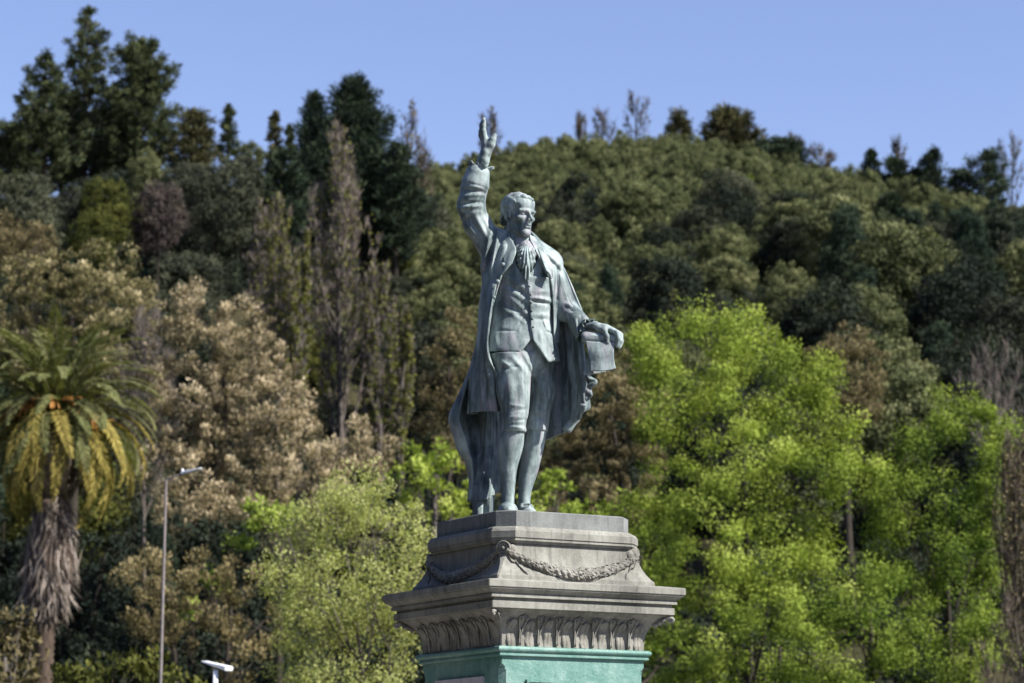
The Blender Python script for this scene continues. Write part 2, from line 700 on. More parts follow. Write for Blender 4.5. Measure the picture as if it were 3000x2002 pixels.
def land(x, y):
    """height of the ground: flat park, a near hill on the left, a domed hill behind"""
    x = np.asarray(x, float)
    y = np.asarray(y, float)
    hl = 47.0 * (1 - smooth((x + 12) / 34.0))
    rampl = np.clip((y - 95) / 125.0, 0, 1)
    zl = hl * (0.55 * rampl + 0.45 * smooth(rampl)) - np.clip(y - 225, 0, 200) * 0.08
    hc = 80.2 - np.where(x < 17, 0.0060 * (x - 17) ** 2, 0.27 * np.sqrt((x - 17) ** 2 + 36) - 1.62)
    rc = np.clip((y - 80) / 250.0, 0, 1)
    zc_ = np.clip(hc, 0, None) * (0.62 * rc + 0.38 * smooth(rc)) - np.clip(y - 335, 0, 300) * 0.22
    w = np.maximum(zl, zc_)
    bump = 0.8 * np.sin(x * 0.11 + 1) * np.sin(y * 0.09) + 0.4 * np.sin(x * 0.31 + y * 0.17)
    return np.maximum(w + bump * np.clip((y - 70) / 40, 0, 1), 0) + 0.0


def ground_mat():
    m, nt, out = nodemat("hill_soil")
    p = geo_pos(nt)
    n = noise(nt, p, 0.25, 6, 0.6)
    c = ramp(nt, n, [(0.35, (0.025, 0.026, 0.014)), (0.55, (0.05, 0.045, 0.022)), (0.7, (0.055, 0.065, 0.02))])
    finish(nt, out, c, 0.95, 0.1, 0, n, 0.6, 0.3)
    return m


gx = np.concatenate([np.linspace(-900, -150, 12)[:-1], np.linspace(-150, 150, 121), np.linspace(150, 900, 12)[1:]])
gy = np.concatenate([np.linspace(-300, 50, 12)[:-1], np.linspace(50, 420, 150), np.linspace(420, 1500, 20)[1:]])
GX, GY = np.meshgrid(gx, gy, indexing='ij')
GZ = land(GX, GY)
V = np.stack([GX, GY, GZ], -1).reshape(-1, 3)
ii = np.arange(len(gx) * len(gy)).reshape(len(gx), len(gy))
F = np.stack([ii[:-1, :-1], ii[1:, :-1], ii[1:, 1:], ii[:-1, 1:]], -1).reshape(-1, 4)
ground = link("ground", mesh_np("ground", V, F), ground_mat())
tag(ground, kind="structure")
b = MB()
b.box((P(1559, 1700, 0.0)[0], YC, 0.02), (14, 12, 0.04))
PAVE = stone_mat("plaza_paving", (0.18, 0.17, 0.16), (0.28, 0.27, 0.25), (0.36, 0.35, 0.33))
tag(b.build("paved_plaza", PAVE, smooth=False), kind="structure")

# ------------------------------------------------------------------ leaves
class Leaves:
    def __init__(self):
        self.V, self.T = [], []

    def quads(self, C, D, Nn, L, Wd, tint, fold=0.0):
        """rhombic leaves: centres C, long axis D, face normal Nn, length L, width Wd"""
        C = np.asarray(C)
        D = D / (np.linalg.norm(D, axis=1)[:, None] + 1e-9)
        S = np.cross(D, Nn)
        S /= np.linalg.norm(S, axis=1)[:, None] + 1e-9
        L = np.broadcast_to(L, (len(C),))[:, None]
        Wd = np.broadcast_to(Wd, (len(C),))[:, None]
        q = np.stack([C - D * L / 2, C + S * Wd / 2 + D * L * 0.05, C + D * L / 2, C - S * Wd / 2 + D * L * 0.05], 1)
        self.V.append(q.reshape(-1, 3))
        self.T.append(np.broadcast_to(tint, (len(C),)))

    def mesh(self, name):
        V = np.concatenate(self.V)
        F = np.arange(len(V)).reshape(-1, 4)
        return mesh_np(name, V, F, True, {"tint": np.concatenate(self.T)})


def sphere_pts(r, n):
    v = r.standard_normal((n, 3))
    return v / np.linalg.norm(v, axis=1)[:, None]


def crown(lobes, seed, clump_r=0.55, clumps_per_m2=0.9, leaves=46, L=0.2, W=0.11, droop=0.0, up=0.25, inner=0.25, squash=0.8, tvar=0.35, twist=1.0, tip_tint=0.25, shell=(0.82, 1.05), rough=0.45, lvar=0.10):
    """leaf clumps over a set of ellipsoid lobes (cx,cy,cz,rx,ry,rz)"""
    r = np.random.default_rng(seed)
    lv = Leaves()
    lob = np.array(lobes, float)
    cc, oo, tt = [], [], []
    for li, (cx, cy, cz, rx, ry, rz) in enumerate(lob):
        area = 4 * np.pi * ((rx * ry) ** 1.6 / 3 + (rx * rz) ** 1.6 / 3 + (ry * rz) ** 1.6 / 3) ** (1 / 1.6)
        n = max(6, int(area * clumps_per_m2))
        d = sphere_pts(r, n)
        rad = r.uniform(shell[0], shell[1], n)
        ni = int(n * inner)
        if ni:
            rad[:ni] = r.uniform(0.35, 0.8, ni)
        p = np.array([cx, cy, cz]) + d * np.array([rx, ry, rz]) * rad[:, None]
        keep = np.ones(n, bool)
        for lj, q in enumerate(lob):
            if lj != li:
                e = (((p - q[:3]) / q[3:]) ** 2).sum(1)
                keep &= e > 0.45
        cc.append(p[keep])
        oo.append(d[keep])
        base = r.uniform(-0.12, 0.12)
        tt.append((0.45 + base + tvar * (r.random(n) - 0.5))[keep])
    cc, oo, tt = np.concatenate(cc), np.concatenate(oo), np.concatenate(tt)
    m = len(cc)
    sz = clump_r * r.uniform(0.65, 1.3, m)
    k = leaves
    ld = sphere_pts(r, m * k)
    lr = r.random(m * k) ** 0.45
    off = ld * lr[:, None] * np.repeat(sz, k)[:, None] * np.array([1, 1, squash])
    if droop:
        off[:, 2] -= droop * np.repeat(sz, k) * (r.random(m * k) ** 1.5) * 1.6
    C = np.repeat(cc, k, axis=0) + off
    Dv = ld * 0.7 + twist * 0.8 * sphere_pts(r, m * k)
    Dv[:, 2] += up - droop
    Nn = ld * 1.1 + np.repeat(oo, k, axis=0) * 0.6 + rough * sphere_pts(r, m * k)
    Nn[:, 2] += 0.35
    s = r.uniform(0.65, 1.3, m * k)
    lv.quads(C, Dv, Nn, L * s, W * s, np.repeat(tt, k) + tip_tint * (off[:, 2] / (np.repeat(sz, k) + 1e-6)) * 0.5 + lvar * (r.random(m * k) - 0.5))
    return lv


def limb_path(a, b, r, bend=0.12, n=6):
    a, b = np.array(a, float), np.array(b, float)
    L = np.linalg.norm(b - a)
    t = np.linspace(0, 1, n)[:, None]
    mid = np.sin(t * np.pi) * r.standard_normal(3) * L * bend * 0.5
    mid[:, 2] += 0.0
    return a + (b - a) * t + mid


def trunk_mesh(H, r0, lobes, seed, fork=0.45, lean=(0, 0), limbs=9, rmin=0.03):
    r = np.random.default_rng(seed + 500)
    b = MB()
    top = np.array([lean[0], lean[1], H * 0.8])
    base = np.array([0, 0, -0.6])
    path = limb_path(base, top, r, 0.06, 9)
    rad = np.linspace(r0, r0 * 0.22, 9)
    rad[0] *= 1.25
    b.tube(path, rad, 8)
    lob = list(lobes)
    r.shuffle(lob)
    for q in lob[:limbs]:
        t = np.clip((q[2] - 0.9 * q[5]) / (H * 0.8), 0.18, 0.8) * r.uniform(0.7, 1.0)
        i = t * 8
        k = int(i)
        s = path[k] + (path[min(k + 1, 8)] - path[k]) * (i - k)
        rr = max(rmin, r0 * (1 - t) * 0.55)
        e = np.array(q[:3]) + r.standard_normal(3) * 0.2 * np.array(q[3:])
        pth = limb_path(s, e, r, 0.18, 7)
        b.tube(pth, np.linspace(rr, rr * 0.25, 7), 6)
        for _ in range(3):
            e2 = np.array(q[:3]) + sphere_pts(r, 1)[0] * 0.75 * np.array(q[3:])
            j = r.integers(3, 6)
            b.tube(limb_path(pth[j], e2, r, 0.2, 5), np.linspace(rr * 0.4, rmin * 0.5, 5), 5)
    return b


def auto_lobes(W, H, D, seed, n=14, base=0.25, top_round=0.8, sizes=(0.22, 0.36)):
    """lobes filling an egg-shaped crown of width W, depth D, from base*H to H"""
    r = np.random.default_rng(seed)
    out = []
    zc0, zh = H * (1 + base) / 2, H * (1 - base) / 2
    for i in range(n):
        d = sphere_pts(r, 1)[0]
        s = r.uniform(*sizes)
        rx, rz = s * W, s * W * r.uniform(0.7, 0.95)
        f = r.uniform(0.75, 1.0)
        p = np.array([d[0] * (W / 2 - rx) * f, d[1] * (D / 2 - rx) * f, zc0 + d[2] * max(zh - rz, 0.1) * f])
        out.append((p[0], p[1], p[2], rx, rx, rz))
    out.append((0, 0, zc0, W * 0.28, D * 0.28, zh * 0.6))
    return out


def stand(name, label, cat, x, Y, group=None, rz=0.0, z=None):
    """a tree's Empty on the ground at photo column x (2350 view) and distance Y"""
    px_ = Q(x, 900, Y)[0]
    gz = float(land(px_, Y)) if z is None else z
    t = empty(name, (px_, Y, gz), rz)
    tag(t, label, cat, group)
    return t


def tree_height(x, ytop, Y):
    p = Q(x, ytop, Y)
    return p[2] - float(land(p[0], Y))


def lobes_px(lst, x0, Y, dscale=0.9, shrink=1.0):
    """lobes noted on the photo (x, y, half width, half height[, depth offset m]) -> local metres about column x0"""
    m = Y / (FPX / FF) / CP
    base = Q(x0, 900, Y)
    gz = float(land(base[0], Y))
    out = []
    for q in lst:
        p = Q(q[0], q[1], Y)
        dy = q[4] if len(q) > 4 else 1.3 * math.sin(q[0] * 0.37 + q[1] * 0.23)
        out.append((p[0] - base[0], dy, p[2] - gz + dy * 0.2, q[2] * m * shrink, q[2] * m * dscale * shrink, q[3] * m * shrink))
    return out


# colours of the foliage
L_SPRING = leaf_mat("spring_leaves", ((0.060, 0.10, 0.014), (0.235, 0.30, 0.048), (0.50, 0.54, 0.14)), 0.3, 0.1)
L_SPRING2 = leaf_mat("fresh_leaves", ((0.055, 0.095, 0.012), (0.20, 0.265, 0.042), (0.44, 0.485, 0.12)), 0.3, 0.1)
L_PALE = leaf_mat("pale_spring_leaves", ((0.19, 0.20, 0.06), (0.37, 0.385, 0.145), (0.54, 0.55, 0.25)), 0.45, 0.1)
L_TAN = leaf_mat("tan_blossom_leaves", ((0.055, 0.050, 0.026), (0.29, 0.235, 0.14), (0.64, 0.525, 0.355)), 0.18, 0.1)
L_OLIVE = leaf_mat("olive_blossom_leaves", ((0.040, 0.046, 0.018), (0.22, 0.19, 0.09), (0.58, 0.49, 0.30)), 0.18, 0.1)
L_DULLTAN = leaf_mat("dull_tan_leaves", ((0.045, 0.042, 0.018), (0.16, 0.13, 0.06), (0.34, 0.275, 0.145)), 0.18, 0.1)
L_BROWN = leaf_mat("brown_leaves", ((0.045, 0.040, 0.018), (0.13, 0.107, 0.052), (0.26, 0.212, 0.115)), 0.15, 0.1)
L_PINE = leaf_mat("pine_needles", ((0.020, 0.030, 0.016), (0.052, 0.068, 0.032), (0.115, 0.128, 0.056)), 0.1, 0.2)
L_PINEBROWN = leaf_mat("brownish_pine_needles", ((0.030, 0.033, 0.016), (0.075, 0.076, 0.036), (0.15, 0.138, 0.068)), 0.1, 0.2)
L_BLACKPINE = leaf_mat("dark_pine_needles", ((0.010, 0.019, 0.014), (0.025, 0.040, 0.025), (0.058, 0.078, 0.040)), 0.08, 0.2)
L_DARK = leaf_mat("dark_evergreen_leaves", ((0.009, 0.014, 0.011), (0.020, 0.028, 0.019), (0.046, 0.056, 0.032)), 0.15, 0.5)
L_GREY = leaf_mat("grey_green_leaves", ((0.022, 0.026, 0.018), (0.048, 0.054, 0.034), (0.085, 0.090, 0.055)), 0.15, 0.4)
L_PURPLE = leaf_mat("purplish_twigs", ((0.026, 0.021, 0.020), (0.055, 0.044, 0.040), (0.095, 0.078, 0.062)), 0.05, 0.3)
L_SCRUB = leaf_mat("scrub_leaves", ((0.028, 0.036, 0.016), (0.090, 0.104, 0.044), (0.21, 0.212, 0.10)), 0.15, 0.2)
L_MOSS = leaf_mat("mossy_green_leaves", ((0.025, 0.032, 0.008), (0.065, 0.072, 0.016), (0.13, 0.13, 0.03)), 0.2, 0.2)
L_BTWIG = leaf_mat("brown_twigs", ((0.04, 0.032, 0.024), (0.085, 0.068, 0.052), (0.15, 0.12, 0.095)), 0.0, 0.1)
L_TWIG = leaf_mat("bare_twigs", ((0.065, 0.055, 0.048), (0.13, 0.108, 0.095), (0.22, 0.185, 0.16)), 0.0, 0.1)
L_POPLAR = leaf_mat("poplar_leaves", ((0.05, 0.055, 0.018), (0.12, 0.125, 0.035), (0.23, 0.225, 0.06)), 0.3, 0.1)
BARK = bark_mat("dark_bark", (0.035, 0.029, 0.023))
BARK_GREY = bark_mat("grey_bark", (0.10, 0.086, 0.075))
# ------------------------------------------------------------------ the pedestal
YAW = R(29.5)
AX = np.array([P(1559, 1700, 0.0)[0], YC])
KD = math.sin(YAW) + math.cos(YAW)


def zc(v, u, apx, cpx=0.0):
    """height of the photo row v on the near corner of a square course"""
    a = apx * PX
    d = -KD * a + 0.5 * cpx * PX * KD
    return P(u, v, d)[2]


pedestal = empty("pedestal", (AX[0], AX[1], 0), YAW)
tag(pedestal, "square carved stone pedestal with green painted shaft under the bronze statue", "pedestal")


def octo(a, c):
    return [(-a + c, -a), (a - c, -a), (a, -a + c), (a, a - c), (a - c, a), (-a + c, a), (-a, a - c), (-a, -a + c)]


def course(name, prof, mat, bev=0.006, parent=None, jit=0.0):
    """prof: rows (z, a, chamfer) bottom to top"""
    V, F = [], []
    for z, a, c in prof:
        V += [(x, y, z) for x, y in octo(a, max(c, bev))]
    m = len(prof)
    for i in range(m - 1):
        for j in range(8):
            F.append((i * 8 + j, i * 8 + (j + 1) % 8, (i + 1) * 8 + (j + 1) % 8, (i + 1) * 8 + j))
    F.append(tuple(range(7, -1, -1)))
    F.append(tuple((m - 1) * 8 + j for j in range(8)))
    b = MB()
    b.add(V, F)
    return b.build(name, mat, parent or pedestal, smooth=False)


def arc(z0, a0, z1, a1, c0, c1, n, kind):
    """curved moulding between two rows: 'cavetto', 'ovolo' or 'cyma'"""
    out = []
    for i in range(n + 1):
        t = i / n
        if kind == 'cavetto':      # steep first, then out
            s, q = math.sin(t * math.pi / 2), 1 - math.cos(t * math.pi / 2)
        elif kind == 'ovolo':
            s, q = 1 - math.cos(t * math.pi / 2), math.sin(t * math.pi / 2)
        else:
            s, q = t, 0.5 - 0.5 * math.cos(t * math.pi)
        out.append((z0 + (z1 - z0) * s, a0 + (a1 - a0) * q, c0 + (c1 - c0) * q))
    return out


p_ = lambda x: x * PX
zA0, zA1 = zc(1540, 1479, 226, 43), zc(1494, 1479, 226, 43)
zB0, zB1 = zc(1574, 1473, 244, 49), zc(1552, 1473, 244, 49)
zBell0, zD1 = zc(1683, 1457, 262), zc(1694, 1432, 326)
zD0 = zc(1717, 1431, 326)
zf1, zf0 = zc(1738, 1441, 302), zc(1747, 1441, 302)
zg1, zg0 = zc(1758, 1443, 297), zc(1780, 1443, 297)
zt1, zt0 = zc(1891, 1462, 248), zc(1908, 1462, 248)
Z_TOP = zA1
zBell0 = zD1 + 0.022

course("top_slab", [(zA0 - 0.01, p_(218), p_(42)), (zA1 - 0.008, p_(218), p_(42)), (zA1, p_(215), p_(42))], STONE_GREY)
zU = zc(1592, 1478, 234, 46)
course("upper_moulding", [(zU, p_(230), p_(45)), (zU + 0.018, p_(233), p_(46)), (zU + 0.022, p_(238), p_(47))]
       + [(zB0, p_(238), p_(47)), (zB0 + 0.001, p_(241), p_(49)), (zB1 - 0.006, p_(241), p_(49)), (zB1, p_(239), p_(48.5))]
       + arc(zB1, p_(238), zA0 - 0.004, p_(222), p_(48), p_(44), 5, 'cavetto')[1:], STONE)
# bell with flared foot
bell = [(zBell0, p_(258), p_(3)), (zBell0 + 0.03, p_(257), p_(4))]
zb = zBell0 + 0.03
for i in range(1, 15):
    t = i / 14
    bell.append((zb + (zU - 0.002 - zb) * t, p_(225 + 32 * (1 - t) ** 2.6), p_(5 + 39 * t ** 3.5)))
bell_o = course("garland_block", bell, STONE)
course("cornice_slab", [(zD0, p_(317), 0), (zD0 + 0.006, p_(321), 0), (zD1 - 0.006, p_(321), 0), (zD1, p_(319), 0), (zBell0 + 0.002, p_(258), 0)], STONE)
course("cornice_moulding", [(zg0, p_(293), 0), (zg0 + 0.005, p_(297), 0), (zg1, p_(297), 0), (zg1 + 0.001, p_(291), 0), (zf0 - 0.001, p_(291), 0),
                            (zf0, p_(303), 0), (zf1, p_(303), 0)] + arc(zf1 + 0.001, p_(300), zD0 - 0.001, p_(318), 0, 0, 6, 'cyma'), STONE)
# concave frieze
fr = []
for i in range(13):
    t = i / 12
    fr.append((zt1 + (zg0 - 0.001 - zt1) * t, p_(234 + 50 * t ** 3.2), p_(3)))
frieze_o = course("frieze", fr, STONE_CARVED)
zm = zt0
course("torus_moulding", [(zm - 0.035, p_(238), 0), (zm - 0.028, p_(243), 0), (zm - 0.012, p_(243), 0), (zm - 0.008, p_(240), 0)]
       + [(zm + (zt1 - zm) * 0.5 * (1 - math.cos(a)), p_(241 + 8.5 * math.sin(a)), 0) for a in np.linspace(0.05, math.pi - 0.05, 9)]
       + [(zt1 + 0.0005, p_(238), 0)], PAINT, 0.004)
zS = zc(1945, 1468, 233)
course("shaft", [(0.45, p_(233), p_(16)), (zS - 0.05, p_(233), p_(16)), (zS - 0.03, p_(233), p_(10)), (zS - 0.028, p_(233), p_(15)), (zS, p_(233), p_(5)), (zS + 0.001, p_(233), 0), (zm - 0.036, p_(233), 0)], PAINT, 0.008)
course("plinth_block", [(0.0, p_(330), 0), (0.25, p_(330), 0), (0.27, p_(320), 0), (0.43, p_(270), 0), (0.449, p_(262), 0)], STONE)

# acanthus leaves of the frieze, on the two sides that show (and their mirror sides)


def frieze_a(z):
    t = min(max((z - zt1) / (zg0 - zt1), 0), 1)
    return p_(234 + 50 * t ** 3.2)


def leaf_strip(wid, z0, z1, tipcurl, lobes, seed):
    """one upright carved leaf lying on the curved frieze; local x along the face, y out"""
    r_ = random.Random(seed)
    V, F = [], []
    n = 10
    for i in range(n + 1):
        t = i / n
        z = z0 + (z1 - z0) * t
        w = wid * (0.34 + 0.2 * t + 0.1 * math.sin(t * lobes * math.pi) ** 2) * (1 if t < 0.86 else math.sqrt(max(0.05, 1 - ((t - 0.86) / 0.15) ** 2)))
        out = 0.011 + 0.007 * math.sin(t * 9 + seed) + tipcurl * max(0, t - 0.6) ** 1.5
        base = frieze_a(z)
        jx = r_.uniform(-0.002, 0.002)
        for x, o in ((-w, -0.004), (-w * 0.8, out * 0.7), (-w * 0.18, out * 1.1), (0, out * 0.45), (w * 0.18, out * 1.1), (w * 0.8, out * 0.7), (w, -0.004)):
            V.append((x + jx, base + o, z))
    for i in range(n):
        for j in range(6):
            F.append((i * 7 + j, i * 7 + j + 1, (i + 1) * 7 + j + 1, (i + 1) * 7 + j))
    k = n * 7
    F.append(tuple(k + j for j in range(7)))
    return V, F


def put_on_face(V, face, x0):
    ang = face * math.pi / 2
    out = []
    for x, y, z in V:
        lx, ly = x + x0, -y
        out.append((lx * math.cos(ang) - ly * math.sin(ang), lx * math.sin(ang) + ly * math.cos(ang), z))
    return out


leaf_i = 0
for face in range(4):
    nl = 15
    half = p_(222)
    for i in range(nl):
        x0 = -half + 2 * half * (i + 0.5) / nl
        tall = i % 2 == 0
        V, F = leaf_strip(2 * half / nl * (0.95 if tall else 0.62), zt1 + 0.002, zt1 + (zg0 - zt1) * ((0.74 if tall else 0.84) + 0.03 * math.sin(leaf_i * 2.1)), 0.12 if tall else 0.05,
                          3 if tall else 1, leaf_i)
        b = MB()
        b.add(put_on_face(V, face, x0), F)
        if not tall:                              # the short leaves grow from a forked stalk
            for sx in (-1, 1):
                q = []
                for t in np.linspace(0, 1, 9):
                    z = zt1 + (zg0 - zt1) * (0.05 + 0.72 * t)
                    q.append((x0 + sx * (0.006 + 0.034 * max(0, t - 0.45) ** 1.2 * 2), frieze_a(z) + 0.016 + 0.01 * t, z))
                for a in np.linspace(0, 1.5 * math.pi, 6)[1:]:
                    q.append((q[8][0] - sx * 0.012 + sx * 0.012 * math.cos(a), q[8][1] + 0.004, q[8][2] + 0.012 * math.sin(a)))
                b.tube([put_on_face([pp], face, 0)[0] for pp in q], [0.0075] * 9 + [0.006] * 5, 5)
        b.build("acanthus_leaf", STONE_CARVED, pedestal)
        leaf_i += 1
# curling leaf horns at the corners under the cornice
for k in range(4):
    b = MB()
    ang = k * math.pi / 2 - 3 * math.pi / 4
    dirx, diry = math.cos(ang), math.sin(ang)
    pts, rad = [], []
    for t in np.linspace(0, 1, 9):
        z = zt1 + (zg0 - zt1) * (0.70 + 0.24 * t)
        r_ = frieze_a(z) * math.sqrt(2) + 0.01 + 0.02 * t
        pts.append((dirx * r_, diry * r_, z))
        rad.append(0.022 - 0.006 * t + 0.006 * math.sin(t * 14))
    zt = zg0 - 0.022
    for a in np.linspace(0, 1.6 * math.pi, 8):
        r_ = p_(290) * math.sqrt(2) - 0.005 + 0.020 * math.sin(a)
        pts.append((dirx * r_, diry * r_, zt - 0.014 + 0.014 * math.cos(a)))
        rad.append(0.016 - 0.001 * a)
    b.tube(pts, rad, 8)
    for t in (0.5, 0.8):
        i = int(t * 8)
        for s in (-1, 1):
            q = np.array(pts[i]) + s * 0.024 * np.array([-diry, dirx, 0])
            b.tube([q + (0, 0, -0.03), q, q + (dirx * 0.02, diry * 0.02, -0.006)], [0.008, 0.014, 0.005], 6)
    b.build("leaf_horn", STONE_CARVED, pedestal)

# garlands, rosettes and ribbons on the bell


def bell_pt(face, x, z, out=0.0):
    zz = np.array([q[0] for q in bell])
    aa = np.array([q[1] for q in bell])
    a = float(np.interp(z, zz, aa)) + out
    return np.array(put_on_face([(x, a, z)], face, 0)[0])


zG1 = zU - 0.055
zG0 = zBell0 + 0.062
for face in range(4):
    n = 90
    half = p_(216)
    pts, rad = [], []
    for i in range(n):
        s = -1 + 2 * i / (n - 1)
        z = zG0 + (zG1 - zG0) * abs(s) ** 1.9
        fat = 0.021 + 0.027 * (1 - abs(s) ** 1.6)
        pts.append(bell_pt(face, s * half, z, fat * 0.42))
        rad.append(fat)
    V, F = tube_np(pts, rad, 20)
    V = V.reshape(n, 20, 3)
    C = np.array(pts)
    i = np.arange(n)[:, None]
    j = np.arange(20)[None, :]
    amp = 1 + 0.10 * np.sin(i * 0.9 + j * 1.885) + 0.09 * np.sin(i * 1.7 - j * 1.2566) + 0.05 * rng.standard_normal((n, 20))
    V = C[:, None, :] + (V - C[:, None, :]) * amp[:, :, None]
    GV, GF = V.reshape(-1, 3), [tuple(q) for q in F]
    LV, LF = [], []
    rg = random.Random(face + 3)
    for q in range(260):                          # laurel leaves lying over the swag, tips towards its middle
        i_ = rg.randrange(2, n - 3)
        s_ = -1 if i_ > n / 2 else 1
        tdir = C[i_ + 1] - C[i_ - 1]
        tdir = tdir / np.linalg.norm(tdir) * s_
        j_ = rg.randrange(20)
        nrm = V[i_, j_] - C[i_]
        nrm = nrm / (np.linalg.norm(nrm) + 1e-9)
        sd_ = np.cross(tdir, nrm)
        ax_ = tdir * 0.9 + sd_ * rg.uniform(-0.6, 0.6) + nrm * 0.2
        ax_ = ax_ / np.linalg.norm(ax_)
        L_, w_ = rg.uniform(0.03, 0.05), rg.uniform(0.008, 0.013)
        p0 = V[i_, j_] - nrm * 0.006
        b0 = len(LV)
        LV += [p0, p0 + ax_ * L_ * 0.5 + sd_ * w_ + nrm * 0.004, p0 + ax_ * L_ + nrm * 0.004, p0 + ax_ * L_ * 0.5 - sd_ * w_ + nrm * 0.004, p0 + ax_ * L_ * 0.45 + nrm * 0.009]
        LF += [(b0, b0 + 1, b0 + 4), (b0 + 1, b0 + 2, b0 + 4), (b0 + 2, b0 + 3, b0 + 4), (b0 + 3, b0, b0 + 4)]
    b = MB()
    b.add(GV, GF)
    b.add(LV, LF)
    b.build("garland", STONE_CARVED, pedestal, smooth=False)
    # ribbons fluttering under each end
    for s in (-1, 1):
        rp = []
        for t in np.linspace(0, 1, 14):
            x = s * (half - 0.02 - 0.125 * t)
            z = zG1 - 0.05 - 0.115 * t - 0.012 * math.sin(t * 9)
            rp.append((x, z))
        V, F = [], []
        for q, (x, z) in enumerate(rp):
            w = 0.017 + 0.009 * math.sin(q * 1.1)
            o = 0.010 + 0.006 * math.sin(q * 1.9)
            V += [bell_pt(face, x - s * w * 0.5, z - w, -0.006), bell_pt(face, x - s * w * 0.5, z - w, o), bell_pt(face, x + s * w * 0.5, z + w, o + 0.004), bell_pt(face, x + s * w * 0.5, z + w, -0.006)]
        for q in range(len(rp) - 1):
            for m in range(3):
                F.append((q * 4 + m, q * 4 + m + 1, q * 4 + 5 + m, q * 4 + 4 + m))
        b = MB()
        b.add(V, F)
        b.build("ribbon", STONE_CARVED, pedestal)
for k in range(4):
    ang = k * math.pi / 2 - 3 * math.pi / 4
    rc = (p_(227) * 2 - p_(43)) / math.sqrt(2)
    b = MB()
    c = np.array([math.cos(ang) * rc, math.sin(ang) * rc, zU - 0.040])
    dx = np.array([-math.sin(ang), math.cos(ang), 0])
    up = np.array([0, 0, 1.0])
    o = np.array([math.cos(ang), math.sin(ang), 0])
    prof = [(0.06, 0.0), (0.06, 0.060), (0.053, 0.068), (0.044, 0.058), (0.039, 0.056), (0.032, 0.068), (0.024, 0.058), (0.019, 0.058), (0.012, 0.072), (0.0005, 0.075)]
    V, F = [], []
    for r_, h in prof:
        for q in range(24):
            a = q / 24 * 2 * math.pi
            V.append(c + dx * r_ * math.cos(a) + up * r_ * math.sin(a) + o * h)
    for i in range(len(prof) - 1):
        for q in range(24):
            F.append((i * 24 + q, i * 24 + (q + 1) % 24, (i + 1) * 24 + (q + 1) % 24, (i + 1) * 24 + q))
    b.add(V, F)
    # scroll roll behind the disc
    b.tube([c + dx * s * 0.085 + o * 0.0 - up * 0.012 * abs(s) for s in np.linspace(-1, 1, 9)], [0.03, 0.044, 0.05, 0.052, 0.053, 0.052, 0.05, 0.044, 0.03], 12)
    b.build("rosette", STONE_CARVED, pedestal)

# framed panel with scroll ornament on the right face, inscription plate on the left face
PANEL_TOP = zc(1985, 1468, 236) - 0.02


def face_box(b, face, x, z, w, h, y0, y1):
    """a slab on the face, from depth y0 to y1 outside the axis"""
    V = []
    for y in (y0, y1):
        for sx, sz in ((-1, -1), (1, -1), (1, 1), (-1, 1)):
            V.append((x + sx * w / 2, y, z + sz * h / 2))
    b.add(put_on_face(V, face, 0), [(0, 1, 2, 3), (4, 7, 6, 5), (0, 4, 5, 1), (1, 5, 6, 2), (2, 6, 7, 3), (3, 7, 4, 0)])


a0 = p_(233)
for face in (0, 2):
    fw, fh = p_(310), 1.7
    b = MB()
    zc_ = PANEL_TOP - fh / 2
    face_box(b, face, 0, PANEL_TOP, fw, 0.022, a0 - 0.01, a0 + 0.022)
    face_box(b, face, 0, PANEL_TOP - fh, fw, 0.022, a0 - 0.01, a0 + 0.022)
    for s in (-1, 1):
        face_box(b, face, s * (fw / 2 - 0.011), zc_, 0.022, fh - 0.023, a0 - 0.01, a0 + 0.021)
    b.build("panel_frame", PAINT, pedestal, smooth=False)
    for s in (-1, 1):
        b = MB()
        pts = []
        for a in np.linspace(0, 5 * math.pi, 46):
            r_ = 0.052 - 0.0028 * a
            pts.append(put_on_face([(s * (fw / 2 - 0.09) + r_ * math.cos(a), a0 + 0.008, PANEL_TOP - 0.075 + r_ * math.sin(a))], face, 0)[0])
        b.tube(pts, 0.008, 6)
        b.build("scroll_ornament", PAINT, pedestal)
    b = MB()
    for q in range(7):
        a = math.pi * (0.1 + 0.8 * q / 6)
        pts = [put_on_face([(t * 0.085 * math.cos(a) * (1 + 0.3 * t), a0 + 0.006 + 0.012 * math.sin(t * 3), PANEL_TOP - 0.13 + t * 0.1 * math.sin(a))], face, 0)[0] for t in np.linspace(0, 1, 7)]
        b.tube(pts, [0.004, 0.009, 0.012, 0.013, 0.012, 0.009, 0.003], 6)
    b.tube([put_on_face([(x, a0 + 0.008, PANEL_TOP - 0.075 - 0.03 * math.cos(x * 20))], face, 0)[0] for x in np.linspace(-0.3, 0.3, 30)], 0.006, 6)
    b.build("palmette_ornament", PAINT, pedestal)
PLATE = stone_mat("pale_plate_stone", (0.30, 0.27, 0.28), (0.42, 0.39, 0.40), (0.5, 0.47, 0.47))
for face in (3,):
    b = MB()
    face_box(b, face, 0.0, PANEL_TOP - 0.455, 0.78, 0.99, a0 - 0.01, a0 + 0.03)
    b.build("inscription_plate", PLATE, pedestal, smooth=False)
# ------------------------------------------------------------------ the bronze statue
ST0 = np.array([P(1520, 1493, 0.0)[0], YC, Z_TOP])
statue = empty("statue", tuple(ST0))
tag(statue, "verdigris bronze statue of a coated man raising one arm, standing on the pedestal", "statue")
px = PX


def fld(u0, v0, u1, v1, d0, d1, h):
    lo = P(u0, v1, 0)
    hi = P(u1, v0, 0)
    return Field((lo[0], YC + d0, lo[2] - 0.12), (hi[0], YC + d1, hi[2] + 0.12), h)


